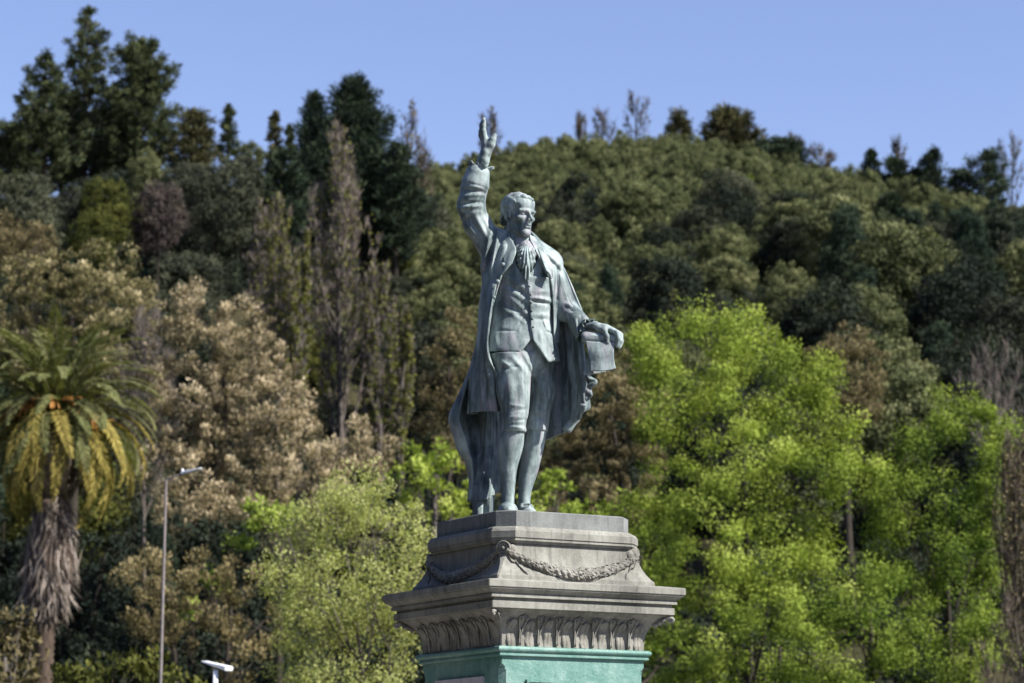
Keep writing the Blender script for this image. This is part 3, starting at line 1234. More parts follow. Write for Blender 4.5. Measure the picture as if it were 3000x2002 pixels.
# ---------------- head frame
HEAD_C = P(1519, 630, -0.03)
TH = R(37)
hr = np.array([math.cos(TH), math.sin(TH), 0])       # local x (towards the statue's left)
hf = np.array([math.sin(TH), -math.cos(TH), 0])      # forward
hu = np.array([0.0, 0, 1.0])
tilt = R(-2)
hf2 = hf * math.cos(tilt) + hu * math.sin(tilt)
hu2 = hu * math.cos(tilt) - hf * math.sin(tilt)
HM = np.stack([hr, hf2, hu2])


def H(x, y, z):
    return HEAD_C + (hr * x + hf2 * y + hu2 * z) * px


# ---------------- body: head, neck, trunk, arms with hands, legs -- one continuous skin
B = fld(1320, 330, 1840, 1530, -0.55, 0.42, 0.0074)
HD = Field(H(0, 0, -20) - 0.30, H(0, 0, -20) + 0.30, 0.0037)


def hell(c, r, k=8, op='add'):
    HD.ell(H(*c), np.array(r) * px, k * px, op, HM)


def hcone(a, b, ra, rb, k=6, op='add'):
    HD.cone(H(*a), H(*b), ra * px, rb * px, k * px, op)


hell((0, -8, 20), (42, 53, 44), 0)
hell((0, 14, -14), (31.5, 37, 47), 12)
hell((0, 24, 22), (35, 29, 32), 14)
hell((0, 20, -43), (21, 25, 20), 14)
hell((0, 40, -62), (11, 9, 8.5), 14)
hcone((-24, 2, -27), (-9, 34, -60), 5.5, 6, 14)
hcone((24, 2, -27), (9, 34, -60), 5.5, 6, 14)
for s in (-1, 1):
    hell((s * 23, 35, -17), (8.5, 8, 6), 14)
    hell((s * 29, 30, -34), (8, 12, 11), 12, 'sub')          # hollow cheek
    hell((s * 15.5, 56, -4), (10.5, 10, 7), 6, 'sub')       # eye socket
    hell((s * 33, 34, 8), (5, 12, 12), 10, 'sub')            # temple
hcone((-27, 43, 5), (-7, 52, 4), 3.8, 4.6, 6)
hcone((27, 43, 5), (7, 52, 4), 3.8, 4.6, 6)
for s in (-1, 1):
    hell((s * 16.5, 41.2, -4.5), (7.6, 7.2, 6.4), 1.2)
    hcone((s * 8.5, 48.5, -2.5), (s * 17, 49.2, 0.6), 1.4, 1.6, 1.2)
    hcone((s * 17, 49.2, 0.6), (s * 25.5, 42.5, -2.5), 1.7, 1.5, 1.5)
hcone((0, 49.5, 6), (0, 61, -16), 3.4, 4.2, 5)
hcone((0, 58, -10), (0, 66, -22), 3.4, 4.0, 3)
for s in (-1, 1):
    hell((s * 5.6, 56.5, -23.5), (3.4, 5.4, 3.6), 3)
    hell((s * 3.0, 58.5, -27.0), (1.6, 2.6, 1.6), 1, 'sub')
    hcone((s * 9, 50.5, -25), (s * 15, 44, -40), 1.0, 1.2, 4, 'sub')  # smile line
hcone((-9.5, 46.5, -36.6), (0, 49.6, -35.6), 3.0, 3.6, 4)
hcone((9.5, 46.5, -36.6), (0, 49.6, -35.6), 3.0, 3.6, 4)
hcone((-8, 46.2, -43.6), (8, 46.2, -43.6), 3.6, 3.6, 4)
hcone((-12, 47.5, -41.8), (0, 53.6, -39.8), 1.0, 1.6, 1.0, 'sub')
hcone((12, 47.5, -41.8), (0, 53.6, -39.8), 1.0, 1.6, 1.0, 'sub')
hcone((-9, 50, -49.5), (9, 50, -49.5), 2.4, 2.4, 4, 'sub')
hcone((0, 54, -28), (0, 54, -33), 1.3, 1.5, 2, 'sub')
for s in (-1, 1):
    hell((s * 39.5, -8, -8), (3.6, 8, 12.5), 3)
    hell((s * 42.5, -6, -6), (2.0, 4, 6.5), 2, 'sub')
    hell((s * 38.5, -4, -18), (3.2, 4, 4), 3)
hcone((0, -8, -34), (-3, -16, -100), 29, 35, 16)
B.cone(H(0, -10, -60), H(-3, -16, -100), 29 * px, 33 * px)
# trunk and limbs under the clothes
B.loft([sec(700, 1478, 1570, 0.02, 40), sec(740, 1440, 1610, 0.03, 48), sec(800, 1440, 1610, 0.02, 54), sec(880, 1448, 1602, 0.02, 50), sec(960, 1445, 1600, 0.02, 46), sec(1030, 1440, 1610, 0.02, 50),
        sec(1075, 1450, 1600, 0.03, 48)], 14 * px)
B.chain([P(1445, 712, 0.03), P(1386, 605, 0.0), P(1402, 520, -0.02), P(1415, 474, -0.03)], [30 * px, 26 * px, 22 * px, 17 * px], 14 * px)
B.chain([P(1612, 765, 0.04), P(1664, 900, 0.02), P(1722, 958, -0.16)], [30 * px, 26 * px, 18 * px], 14 * px)
# raised hand
B.chain([P(1416, 472, -0.03), P(1422, 452, -0.03), P(1425, 428, -0.02), P(1420, 412, -0.005)], [17 * px, 15 * px, 14 * px, 11 * px], 8 * px, sc=(1, 1.75, 1))
B.cone(P(1427, 430, -0.05), P(1427, 412, -0.04), 13 * px, 9 * px, 8 * px)
B.cone(P(1430, 430, -.05), P(1436, 417, -.07), 10 * px, 8 * px, 9 * px)
B.cone(P(1428, 432, -.04), P(1432, 419, -.055), 11 * px, 9 * px, 8 * px)
fingers = [[(1423, 414, -.052), (1416, 385, -.055), (1416, 371, -.053), (1419, 357, -.048)],
           [(1421, 410, -.020), (1413, 382, -.022), (1413, 366, -.020), (1417, 350, -.016)],
           [(1419, 411, .010), (1412, 386, .010), (1412, 371, .010), (1416, 357, .012)],
           [(1417, 417, .038), (1409, 397, .038), (1409, 385, .038), (1413, 374, .038)]]
for i, f in enumerate(fingers):
    r0 = [9.2, 9.4, 9.0, 8.0][i]
    B.chain([P(*q) for q in f], [r0 * px, r0 * .92 * px, r0 * .84 * px, r0 * .66 * px], 3.5 * px)
B.chain([P(1428, 446, -.06), P(1439, 425, -.08), P(1444, 410, -.085), P(1449, 398, -.08)], [12.5 * px, 11 * px, 9 * px, 7.4 * px], 6 * px)
# hand on the scroll
B.chain([P(1720, 957, -.17), P(1745, 958, -.20), P(1772, 963, -.215), P(1792, 971, -.215)], [14 * px, 14.5 * px, 14 * px, 12 * px], 7 * px, sc=(1, 1.6, 0.85))
lf = [[(1789, 966, -.255), (1806, 974, -.285), (1812, 994, -.29), (1808, 1014, -.285)],
      [(1795, 967, -.225), (1814, 978, -.245), (1818, 1000, -.25), (1813, 1018, -.245)],
      [(1798, 970, -.19), (1818, 982, -.2), (1820, 1002, -.2), (1816, 1016, -.2)],
      [(1797, 974, -.155), (1812, 984, -.155), (1813, 1000, -.155), (1810, 1012, -.155)]]
for f in lf:
    B.chain([P(*q) for q in f], [7.6 * px, 7.4 * px, 6.8 * px, 5.6 * px], 2.5 * px)
B.chain([P(1752, 962, -.25), P(1770, 968, -.28), P(1778, 986, -.29), P(1780, 1004, -.285)], [9 * px, 8 * px, 7.2 * px, 6 * px], 4 * px)
for a, b in (((1756, 951), (1790, 962)), ((1760, 957), (1792, 968))):
    B.cone(P(*a, -.23), P(*b, -.24), 3 * px, 3.5 * px, 5 * px)
# legs with stockings
FL = [sec(1040, 1440, 1558, -.07, 52), sec(1080, 1453, 1552, -.09, 50), sec(1144, 1456, 1550, -.12, 48), sec(1207, 1474, 1545, -.16, 40), sec(1239, 1480, 1538, -.18, 37), sec(1262, 1475, 1536, -.17, 36),
      sec(1290, 1463, 1535, -.15, 38), sec(1319, 1459, 1531, -.13, 41), sec(1367, 1461, 1517, -.12, 35), sec(1415, 1465, 1510, -.12, 26), sec(1460, 1468, 1507, -.12, 21), sec(1520, 1468, 1507, -.13, 22)]
BL = [sec(1040, 1545, 1622, .05, 50), sec(1144, 1552, 1624, .06, 48), sec(1207, 1549, 1610, .06, 40), sec(1258, 1541, 1602, .05, 36), sec(1303, 1533, 1595, .07, 38), sec(1335, 1529, 1588, .09, 38),
      sec(1383, 1521, 1576, .10, 32), sec(1431, 1518, 1560, .10, 24), sec(1462, 1517, 1554, .10, 21), sec(1520, 1517, 1555, .10, 22)]
B.loft(FL, 8 * px)
B.loft(BL, 8 * px)
Vb, Fb = B.mesh()
Vh, Fh = HD.mesh()
link("body", mesh_np("body", np.concatenate([Vb, Vh]) - ST0, np.concatenate([Fb, Fh + len(Vb)])), BRONZE, statue)

# ---------------- hair
Hh = Field(H(0, 0, 0) - 0.24, H(0, 0, 0) + 0.24, 0.0040)
Hh.ell(H(0, -10, 24), np.array((45, 55.5, 45.5)) * px, 0, 'add', HM)
Hh.ell(H(0, -28, -14), np.array((38, 36, 36)) * px, 10 * px, 'add', HM)
Hh.ell(H(0, 58, 4), np.array((40, 40, 45)) * px, 2 * px, 'sub', HM)
Hh.ell(H(0, 40, -40), np.array((60, 46, 46)) * px, 2 * px, 'sub', HM)
Hh.cone(H(0, 0, -46), H(0, -40, -110), 60 * px, 60 * px, 4 * px, 'sub')
for s in (-1, 1):
    Hh.cone(H(s * 39, 8, 20), H(s * 38, 6, -14), 7 * px, 4 * px, 5 * px)
    Hh.ell(H(s * 46, -6, -8), np.array((11, 11, 15)) * px, 3 * px, 'sub', HM)
for a, b, ra, rb in (((-30, 22, 44), (-6, 41, 45), 5, 6), ((-12, 38, 47), (14, 44, 41), 6, 6), ((6, 40, 45), (30, 33, 36), 6, 4), ((-33, 12, 36), (-33, 27, 30), 6, 4)):
    Hh.cone(H(*a), H(*b), ra * px, rb * px, 9 * px)


def strands(x, y, z):
    q = np.stack([x, y, z], 1) - HEAD_C
    lx, ly, lz = q @ hr / px, q @ hf2 / px, q @ hu2 / px
    a = np.arctan2(lx + 8, lz + 30)
    return (0.5 * np.sin(a * 13 + 0.05 * ly + 1.4 * np.sin(ly * 0.09)) + 0.55 * np.sin(a * 30 + ly * 0.06) + 0.25 * np.sin(ly * 0.35 + a * 8)) * px


Hh.displace(strands)
Hh.build("hair", BRONZE, statue, ST0)

# ---------------- breeches
Br = fld(1400, 960, 1660, 1300, -0.45, 0.35, 0.0075)
Br.loft([sec(985, 1434, 1612, 0.0, 54), sec(1040, 1432, 1620, 0.0, 58), sec(1075, 1440, 1620, 0.0, 54), sec(1100, 1470, 1600, 0.0, 40)], 0)
gr = 4.0
FB = [(z, x, y, a + gr * px, b + gr * px) for z, x, y, a, b in FL[:5]] + [sec(1252, 1477, 1541, -.175, 40), sec(1268, 1473, 1541, -.17, 41)]
BB = [(z, x, y, a + gr * px, b + gr * px) for z, x, y, a, b in BL[:4]] + [sec(1266, 1538, 1604, .055, 40)]
Br.loft(FB, 16 * px)
Br.loft(BB, 16 * px)
Br.displace(ridges([((1462, 1070), (1500, 1092), 7, 5), ((1470, 1095), (1520, 1088), 6, -4), ((1530, 1040), (1556, 1090), 6, 5), ((1545, 1050), (1570, 1020), 6, -4), ((1500, 1060), (1545, 1110), 7, 4),
                    ((1480, 1200), (1530, 1206), 4, 2.5), ((1500, 1222), (1545, 1210), 4, -2.5), ((1484, 1238), (1520, 1236), 4, 2), ((1505, 1250), (1545, 1240), 3, -2.5), ((1478, 1264), (1545, 1270), 4, 3),
                    ((1530, 1090), (1538, 1190), 9, 3), ((1488, 1100), (1496, 1190), 12, 3), ((1555, 1080), (1590, 1160), 8, 5), ((1575, 1060), (1560, 1190), 8, -4), ((1560, 1200), (1600, 1212), 5, 2.5), ((1556, 1222), (1600, 1230), 5, -2.5),
                    ((1512, 1120), (1516, 1200), 9, -2)]))
Br.build("breeches", BRONZE, statue, ST0)

# ---------------- waistcoat
W = fld(1400, 700, 1660, 1080, -0.35, 0.35, 0.0078)
W.loft([sec(715, 1478, 1590, 0.02, 42), sec(760, 1450, 1622, 0.02, 58), sec(815, 1438, 1622, 0.01, 66), sec(880, 1436, 1614, 0.0, 62), sec(930, 1431, 1610, 0.0, 58), sec(985, 1427, 1615, -0.01, 62),
        sec(1030, 1421, 1626, -0.015, 70), sec(1062, 1418, 1631, -0.015, 74)], 0)
# hem line and the inverted V
hem = polyx([(0, 0)]) if False else None
hem_pts = [(1400, 1026), (1470, 1031), (1525, 1037), (1560, 990), (1585, 1025), (1608, 1056), (1626, 1046), (1660, 1040)]
hx = np.array([xz(u, v, -0.15)[0] for u, v in hem_pts])
hz_ = np.array([xz(u, v, -0.15)[1] for u, v in hem_pts])
sl, X, Y, Z = W.all()
cut = np.interp(X.ravel(), hx, hz_).reshape(X.shape)
W.F = np.maximum(W.F, (cut - Z).astype(np.float32) * 0.8)
# neck opening
W.ell(P(1541, 700, -0.16), np.array((40, 70, 106)) * px, 2 * px, 'sub')
xl = polyx([(1541, 700), (1541, 815), (1547, 850), (1551, 900), (1554, 960), (1560, 992), (1562, 1070)], -0.15)
fold_w = ridges([((1455, 800), (1545, 862), 9, 6), ((1462, 835), (1548, 878), 7, -5), ((1470, 850), (1550, 900), 8, 5), ((1490, 880), (1552, 935), 8, 5), ((1480, 890), (1545, 950), 7, -4), ((1460, 905), (1535, 955), 6, 3),
                 ((1560, 830), (1612, 822), 6, 4), ((1556, 886), (1612, 889), 6, 7), ((1556, 894), (1612, 897), 5, -6), ((1560, 935), (1608, 930), 5, 3), ((1562, 946), (1606, 943), 4, -3),
                 ((1470, 925), (1550, 930), 4, 3), ((1450, 990), (1455, 1028), 8, 4), ((1500, 985), (1500, 1030), 10, 3), ((1570, 870), (1606, 862), 6, 3), ((1585, 985), (1590, 1035), 8, 4),
                 ((1452, 976), (1512, 982), 3, -4), ((1512, 982), (1530, 945), 3, -3), ((1586, 945), (1598, 982), 3, -5), ((1598, 982), (1618, 980), 3, -4)])


def wdisp(x, y, z):
    q = fold_w(x, y, z) * 0.75
    front = sstep((YC + 0.02 - y) / 0.05)
    q = q + 7.5 * px * sstep((x - xl(z)) / (3.0 * px) + 0.5) * (z < P(1541, 812, -.15)[2])
    return q * front


W.displace(wdisp)
waist = W.build("waistcoat", BRONZE, statue, ST0)
for v in (838, 862, 886, 910, 934, 958):
    b = Field(P(1562, v, -0.2) - 0.1, P(1562, v, -0.2) + 0.1, 0.004)
    xb = {838: 1552, 862: 1555, 886: 1557, 910: 1558, 934: 1560, 958: 1563}[v]
    dep = {838: -.195, 862: -.195, 886: -.185, 910: -.178, 934: -.175, 958: -.18}[v]
    b.ell(P(xb, v, dep), np.array((3.6, 4.2, 3.6)) * px)
    b.build("waistcoat_button", BRONZE, waist, ST0, 0)

# ---------------- cravat with ruffles
Cv = fld(1490, 680, 1600, 840, -0.36, 0.1, 0.0056)
Cv.loft([sec(703, 1522, 1560, 0.02, 26), sec(713, 1519, 1563, -0.02, 33), sec(728, 1516, 1568, -0.055, 40), sec(745, 1513, 1572, -0.085, 46), sec(775, 1514, 1568, -0.095, 48), sec(800, 1524, 1558, -0.10, 46), sec(826, 1537, 1548, -0.11, 40)], 0)
ap = xz(1542, 690, -.2)


def pleat(x, y, z):
    a = np.arctan2(x - ap[0], ap[1] - z)
    r_ = np.hypot(x - ap[0], z - ap[1]) / px
    edge = (sstep((np.abs(a) - 0.14) / 0.2) + sstep((r_ - 85) / 25)) * sstep((r_ - 28) / 30)
    side = sstep((np.abs(a) - 0.16) / 0.12) * sstep((r_ - 30) / 20)
    low = sstep((r_ - 84) / 22)
    return px * (1.1 * np.sin(a * 44) * (1 - low) + 1.9 * side * np.sin(r_ * 0.42 + a * 16) + 2.6 * low * np.sin(a * 66 + 0.03 * r_) + 1.5 * side)


Cv.displace(pleat)
Cv.build("cravat", BRONZE, statue, ST0)

# ---------------- coat: trunk, both sleeves
C = fld(1320, 480, 1760, 1010, -0.40, 0.42, 0.0086)
C.loft([sec(690, 1490, 1556, 0.05, 52), sec(712, 1462, 1580, 0.05, 56), sec(735, 1425, 1612, 0.04, 66), sec(765, 1413, 1634, 0.03, 76), sec(810, 1409, 1636, 0.03, 84), sec(880, 1409, 1632, 0.03, 82), sec(950, 1409, 1640, 0.03, 80),
        sec(1010, 1406, 1640, 0.04, 82)], 0)
C.cone(P(1515, 706, .05), P(1440, 708, .04), 40 * px, 36 * px, 20 * px)
C.cone(P(1530, 716, .06), P(1612, 768, .04), 40 * px, 36 * px, 20 * px)
C.chain([P(1446, 722, .03), P(1398, 660, .02), P(1380, 604, 0.0), P(1389, 552, -.01), P(1400, 512, -.02)], [44 * px, 36 * px, 38.5 * px, 36 * px, 33.5 * px], 18 * px)
C.chain([P(1610, 785, .03), P(1640, 872, .02), P(1662, 912, .0), P(1702, 955, -.12)], [34 * px, 25 * px, 26 * px, 24 * px], 18 * px)
# open front
xL = polyx([(1500, 640), (1503, 690), (1505, 745), (1498, 770), (1471, 806), (1458, 845), (1443, 897), (1436, 940), (1430, 985), (1428, 1060)], -.17)
xR = polyx([(1545, 640), (1553, 700), (1574, 745), (1599, 798), (1611, 815), (1617, 850), (1621, 900), (1624, 1060)], -.17)
sl, X, Y, Z = C.all()
zz = Z[0, 0, :]
opening = np.maximum(np.maximum(xL(zz)[None, None, :] - X, X - xR(zz)[None, None, :]), Y - (YC + 0.02))
C.F = np.maximum(C.F, -opening.astype(np.float32))
C.ell(P(1528, 660, -.0), np.array((46, 46, 52)) * px, 4 * px, 'sub')
# sleeve mouth and turned-up cuff line
dirA = P(1400, 512, -.02) - P(1389, 552, -.01)
C.cone(P(1400, 512, -.02) + dirA * 0.8, P(1398, 520, -.02), 26 * px, 26 * px, 1 * px, 'sub')
fold_c = ridges([((1346, 606), (1412, 600), 5, -8), ((1350, 620), (1410, 612), 6, 6), ((1352, 642), (1405, 628), 6, 4), ((1352, 585), (1418, 578), 6, 5), ((1356, 566), (1420, 572), 5, -4), ((1375, 555), (1424, 562), 5, 4),
                 ((1360, 660), (1400, 700), 7, 5), ((1372, 640), (1415, 700), 6, -4), ((1395, 640), (1425, 705), 7, 5), ((1408, 640), (1428, 690), 5, -3), ((1385, 690), (1405, 740), 7, 5),
                 ((1438, 690), (1412, 790), 7, 9), ((1450, 690), (1424, 800), 6, -9), ((1460, 690), (1438, 800), 7, 8), ((1470, 695), (1446, 810), 5, -8), ((1486, 700), (1462, 790), 8, 5), ((1415, 800), (1410, 980), 5, -4),
                 ((1424, 810), (1417, 990), 5, 5), ((1440, 830), (1426, 980), 5, -4),
                 ((1570, 730), (1640, 800), 7, -4), ((1560, 716), (1648, 790), 8, 4), ((1634, 790), (1630, 880), 6, -7), ((1622, 790), (1622, 870), 6, 6), ((1640, 800), (1668, 900), 8, 4), ((1648, 800), (1680, 905), 5, -4),
                 ((1655, 895), (1685, 905), 5, 4), ((1660, 910), (1692, 920), 5, -4), ((1668, 925), (1698, 930), 5, 4), ((1590, 740), (1606, 790), 6, 4)])


def cdisp(x, y, z):
    q = fold_c(x, y, z)
    # cuff turned up: a step across the sleeve
    ps = P(1394, 545, -.01)
    ax = dirA / np.linalg.norm(dirA)
    tt = (x - ps[0]) * ax[0] + (y - ps[1]) * ax[1] + (z - ps[2]) * ax[2]
    near = (x < P(1436, 540)[0])
    q = q + near * 3.5 * px * sstep(tt / (2 * px) + 0.5)
    # lapel edges stand proud along the opening
    for g, s in ((xL, 1), (xR, -1)):
        e = (g(z) - x) * s / px
        q = q + 4 * px * np.exp(-((e - 3) / 4.0) ** 2) * (y < YC + 0.02)
    return q


C.displace(cdisp)
coat = C.build("coat", BRONZE, statue, ST0)
# stand-up collar with lapels: thick cloth
col_rows = [[(1500, 664, .12), (1481, 668, .05), (1486, 684, -.06), (1502, 708, -.13), (1512, 735, -.185), (1500, 772, -.225)],
            [(1492, 684, .14), (1470, 690, .05), (1474, 708, -.07), (1490, 732, -.15), (1494, 758, -.205), (1484, 790, -.232)],
            [(1488, 704, .15), (1464, 712, .05), (1462, 734, -.08), (1474, 758, -.17), (1478, 784, -.21), (1470, 806, -.22)]]
sheet("lapel", col_rows, BRONZE, coat, ST0, 0.018, 50, 16)
col_rows = [[(1500, 664, .14), (1538, 668, .14), (1560, 690, .02), (1574, 728, -.11), (1586, 760, -.17), (1600, 796, -.22)],
            [(1500, 684, .18), (1556, 686, .16), (1580, 706, .02), (1592, 740, -.11), (1602, 772, -.17), (1609, 804, -.215)],
            [(1500, 704, .19), (1562, 704, .17), (1594, 724, .02), (1606, 758, -.10), (1612, 790, -.15), (1614, 818, -.19)]]
sheet("lapel", col_rows, BRONZE, coat, ST0, 0.018, 50, 16)
for u, v, d in ((1474, 776, -.20), (1458, 826, -.215), (1446, 872, -.215)):
    b = Field(P(u, v, d) - 0.07, P(u, v, d) + 0.07, 0.0045)
    b.ell(P(u, v, d), np.array((7, 6, 7)) * px)
    b.build("coat_button", BRONZE, coat, ST0, 0)

# skirt of the coat beside the leg, open below
rows = [[(1462, 806, -.12), (1444, 808, -.12), (1428, 810, -.09), (1419, 812, -.03), (1417, 812, .06), (1422, 812, .14)],
        [(1442, 896, -.245), (1432, 897, -.20), (1422, 898, -.12), (1412, 899, -.03), (1406, 900, .07), (1416, 900, .17)],
        [(1431, 980, -.25), (1423, 981, -.19), (1414, 982, -.11), (1406, 983, -.02), (1402, 984, .08), (1414, 984, .18)],
        [(1433, 1040, -.24), (1423, 1041, -.18), (1410, 1042, -.10), (1398, 1044, 0), (1392, 1046, .09), (1408, 1046, .2)],
        [(1457, 1100, -.15), (1436, 1101, -.16), (1412, 1102, -.10), (1389, 1105, 0), (1385, 1108, .1), (1404, 1108, .22)],
        [(1468, 1160, -.08), (1440, 1161, -.12), (1409, 1162, -.10), (1385, 1166, 0), (1380, 1170, .12), (1402, 1170, .24)],
        [(1478, 1207, -.05), (1444, 1206, -.10), (1410, 1206, -.09), (1382, 1210, .01), (1375, 1214, .13), (1400, 1214, .26)]]
sheet("coat_skirt", rows, BRONZE, coat, ST0, 0.016, 70, 80,
      fold=lambda s, t: sstep((t - 0.25) * 2) * (0.013 * np.sin(s * 34 + 2 * t) + 0.006 * np.sin(s * 61 - 2 * t + 1)) + 0.004 * np.sin(s * 15 + t * 6) + 0.007 * np.exp(-((t - 0.66) / 0.012) ** 2))

# frilled shirt cuffs
for cx, axis, r0, seed in ((P(1405, 500, -.02), dirA / np.linalg.norm(dirA), 31, 0.0), (P(1716, 955, -.15), None, 24, 2.0)):
    if axis is None:
        axis = P(1722, 957, -.16) - P(1672, 915, .01)
        axis = axis / np.linalg.norm(axis)
    ref = np.cross(axis, (0, 1, 0))
    ref /= np.linalg.norm(ref)
    bb = np.cross(axis, ref)
    nu_, nv_ = 72, 10
    V = []
    for j in range(nv_):
        t = j / (nv_ - 1)
        for i in range(nu_):
            a = 2 * math.pi * i / nu_
            wv = math.sin(a * 8 + seed + 2.5 * math.sin(a * 2)) * (0.15 + 0.85 * t)
            r_ = (r0 * (0.78 + 0.36 * t) + 7.0 * wv) * px
            V.append(cx + axis * ((t * 22 - 6) + 4.5 * math.sin(a * 12 + seed) * t) * px + (ref * math.cos(a) + bb * math.sin(a)) * r_)
    V = np.array(V)
    F = [(j * nu_ + i, j * nu_ + (i + 1) % nu_, (j + 1) * nu_ + (i + 1) % nu_, (j + 1) * nu_ + i) for j in range(nv_ - 1) for i in range(nu_)]
    # inner wall so the frill has thickness
    C0 = np.repeat(np.array([cx + axis * ((j / (nv_ - 1)) * 22 - 6) * px for j in range(nv_)]), nu_, axis=0)
    Vi = C0 + (V - C0) * 0.84
    Fi = [(q[3] + len(V), q[2] + len(V), q[1] + len(V), q[0] + len(V)) for q in F]
    rim = [((nv_ - 1) * nu_ + i, (nv_ - 1) * nu_ + (i + 1) % nu_, (nv_ - 1) * nu_ + (i + 1) % nu_ + len(V), (nv_ - 1) * nu_ + i + len(V)) for i in range(nu_)]
    link("shirt_frill", mesh_np("shirt_frill", np.concatenate([V, Vi]) - ST0, F + Fi + rim), BRONZE, statue)
# wide cuff of the lowered sleeve
Cu = fld(1650, 900, 1760, 1020, -0.32, 0.1, 0.006)
Cu.chain([P(1688, 942, -.08), P(1706, 976, -.12)], [30 * px, 28 * px], 0, sc=(0.85, 1.1, 1))
Cu.cone(P(1706, 985, -.14), P(1709, 1010, -.16), 19 * px, 19 * px, 2 * px, 'sub')
Cu.displace(ridges([((1684, 950), (1690, 1000), 5, 5), ((1694, 945), (1702, 1004), 4, -5), ((1706, 950), (1712, 1000), 5, 4)]))
Cu.build("sleeve_cuff", BRONZE, statue, ST0)

# ---------------- scroll and hanging sheets under the hand
S = fld(1690, 940, 1830, 1030, -0.45, 0.05, 0.006)
S.cone(P(1716, 990, -.235), P(1806, 996, -.235), 18 * px, 16 * px)
S.cone(P(1700, 990, -.235), P(1719, 990, -.235), 11 * px, 11 * px, 0, 'sub')
S.displace(ridges([((1730, 978), (1790, 984), 3, -2), ((1730, 1000), (1790, 1004), 3, 2)]))
scroll = S.build("scroll", BRONZE, statue, ST0)
sheet("hanging_page", [[(1716, 1000, -.275), (1740, 1002, -.285), (1770, 1003, -.285), (1801, 1004, -.275)],
                       [(1722, 1030, -.285), (1745, 1032, -.30), (1775, 1032, -.298), (1798, 1030, -.285)],
                       [(1729, 1058, -.28), (1750, 1060, -.292), (1775, 1060, -.29), (1799, 1056, -.28)],
                       [(1731, 1088, -.282), (1755, 1088, -.292), (1782, 1086, -.29), (1804, 1080, -.28)]], BRONZE, scroll, ST0, 0.010, 30, 30)
sheet("hanging_page", [[(1715, 1000, -.215), (1740, 1002, -.21), (1775, 1003, -.20)], [(1722, 1035, -.225), (1745, 1040, -.20), (1775, 1040, -.19)], [(1713, 1070, -.235), (1740, 1074, -.20), (1775, 1072, -.19)],
                       [(1709, 1099, -.25), (1742, 1096, -.21), (1774, 1091, -.20)]], BRONZE, scroll, ST0, 0.010, 24, 30)
PAGE_INK = simple_mat("engraved_lines", (0.2, 0.23, 0.23), 0.8)
b = MB()
for q in range(9):
    v = 1014 + q * 7
    uu = np.linspace(1733 + q * 0.9, 1790 - 3 * (q % 3), 12)
    pts = [P(u, v + 0.8 * math.sin(u * 1.7 + q), -.301 + 0.006 * (abs(u - 1765) / 30) ** 2 + (0.007 if v < 1022 else 0) + (.007 if v > 1044 else 0)) - ST0 for u in uu]
    b.tube(pts, 0.0006, 4)
b.build("engraved_line", PAGE_INK, scroll)

# ---------------- shoes
for name, pts, rad, sc_ in (("shoe", [P(1489, 1500, -.09), P(1488, 1500, -.16), P(1487, 1512, -.26), P(1486, 1524, -.35)], [27, 27, 27, 21], 1),
                            ("shoe", [P(1537, 1496, .12), P(1540, 1497, .06), P(1549, 1510, -.02), P(1556, 1520, -.09)], [23, 23, 22, 17], 1)):
    Sh = Field(pts[0] - np.array([.25, .55, .25]), pts[0] + np.array([.3, .3, .3]), 0.0065)
    Sh.chain([np.array([q[0], q[1], max(q[2], Z_TOP + 0.04)]) for q in pts], [r_ * px for r_ in rad], 10 * px)
    sl, X, Y, Z = Sh.all()
    Sh.F = np.maximum(Sh.F, (Z_TOP + 0.001 - Z).astype(np.float32))
    # buckle
    q = pts[1]
    for du in (-12, 12):
        Sh.cone(q + np.array([du * px, -0.065, 0.045]), q + np.array([du * px, -0.11, 0.02]), 4 * px, 4 * px, 1 * px)
    for dd in (0, 1):
        Sh.cone(q + np.array([-12 * px, -0.065 - .045 * dd, 0.045 - .025 * dd]), q + np.array([12 * px, -0.065 - .045 * dd, 0.045 - .025 * dd]), 4 * px, 4 * px, 1 * px)
    Sh.build("shoe", BRONZE, statue, ST0)

# ---------------- cloak
rows = [[(1420, 960, .25), (1409, 966, .20), (1406, 970, .14), (1405, 974, .10), (1407, 978, .06)],
        [(1432, 1060, .30), (1402, 1066, .29), (1386, 1073, .22), (1378, 1078, .15), (1380, 1080, .08)],
        [(1434, 1130, .28), (1388, 1143, .33), (1358, 1150, .26), (1347, 1156, .18), (1358, 1160, .10)],
        [(1428, 1206, .20), (1374, 1214, .35), (1326, 1216, .28), (1320, 1222, .18), (1346, 1228, .10)],
        [(1428, 1256, .17), (1380, 1266, .33), (1336, 1268, .28), (1330, 1274, .18), (1362, 1280, .10)],
        [(1428, 1312, .14), (1392, 1322, .28), (1352, 1322, .28), (1347, 1326, .18), (1376, 1330, .11)],
        [(1424, 1352, .11), (1396, 1352, .22), (1368, 1348, .27), (1364, 1352, .20), (1384, 1356, .14)],
        [(1412, 1408, .06), (1396, 1408, .17), (1380, 1406, .27), (1376, 1410, .24), (1386, 1412, .18)],
        [(1400, 1466, .05), (1390, 1467, .15), (1378, 1468, .26), (1373, 1472, .26), (1384, 1474, .20)]]
sheet("cloak", rows, BRONZE, statue, ST0, 0.018, 90, 90,
      fold=lambda s, t: (0.5 - 0.5 * np.cos(np.pi * np.clip(t * 4, 0, 1))) * np.sin(np.pi * np.clip(s * 1.3, 0, 1)) * (0.010 * np.sin(s * 30 + 3 * t) + 0.010 * np.sin(s * 17 - 5 * t)))
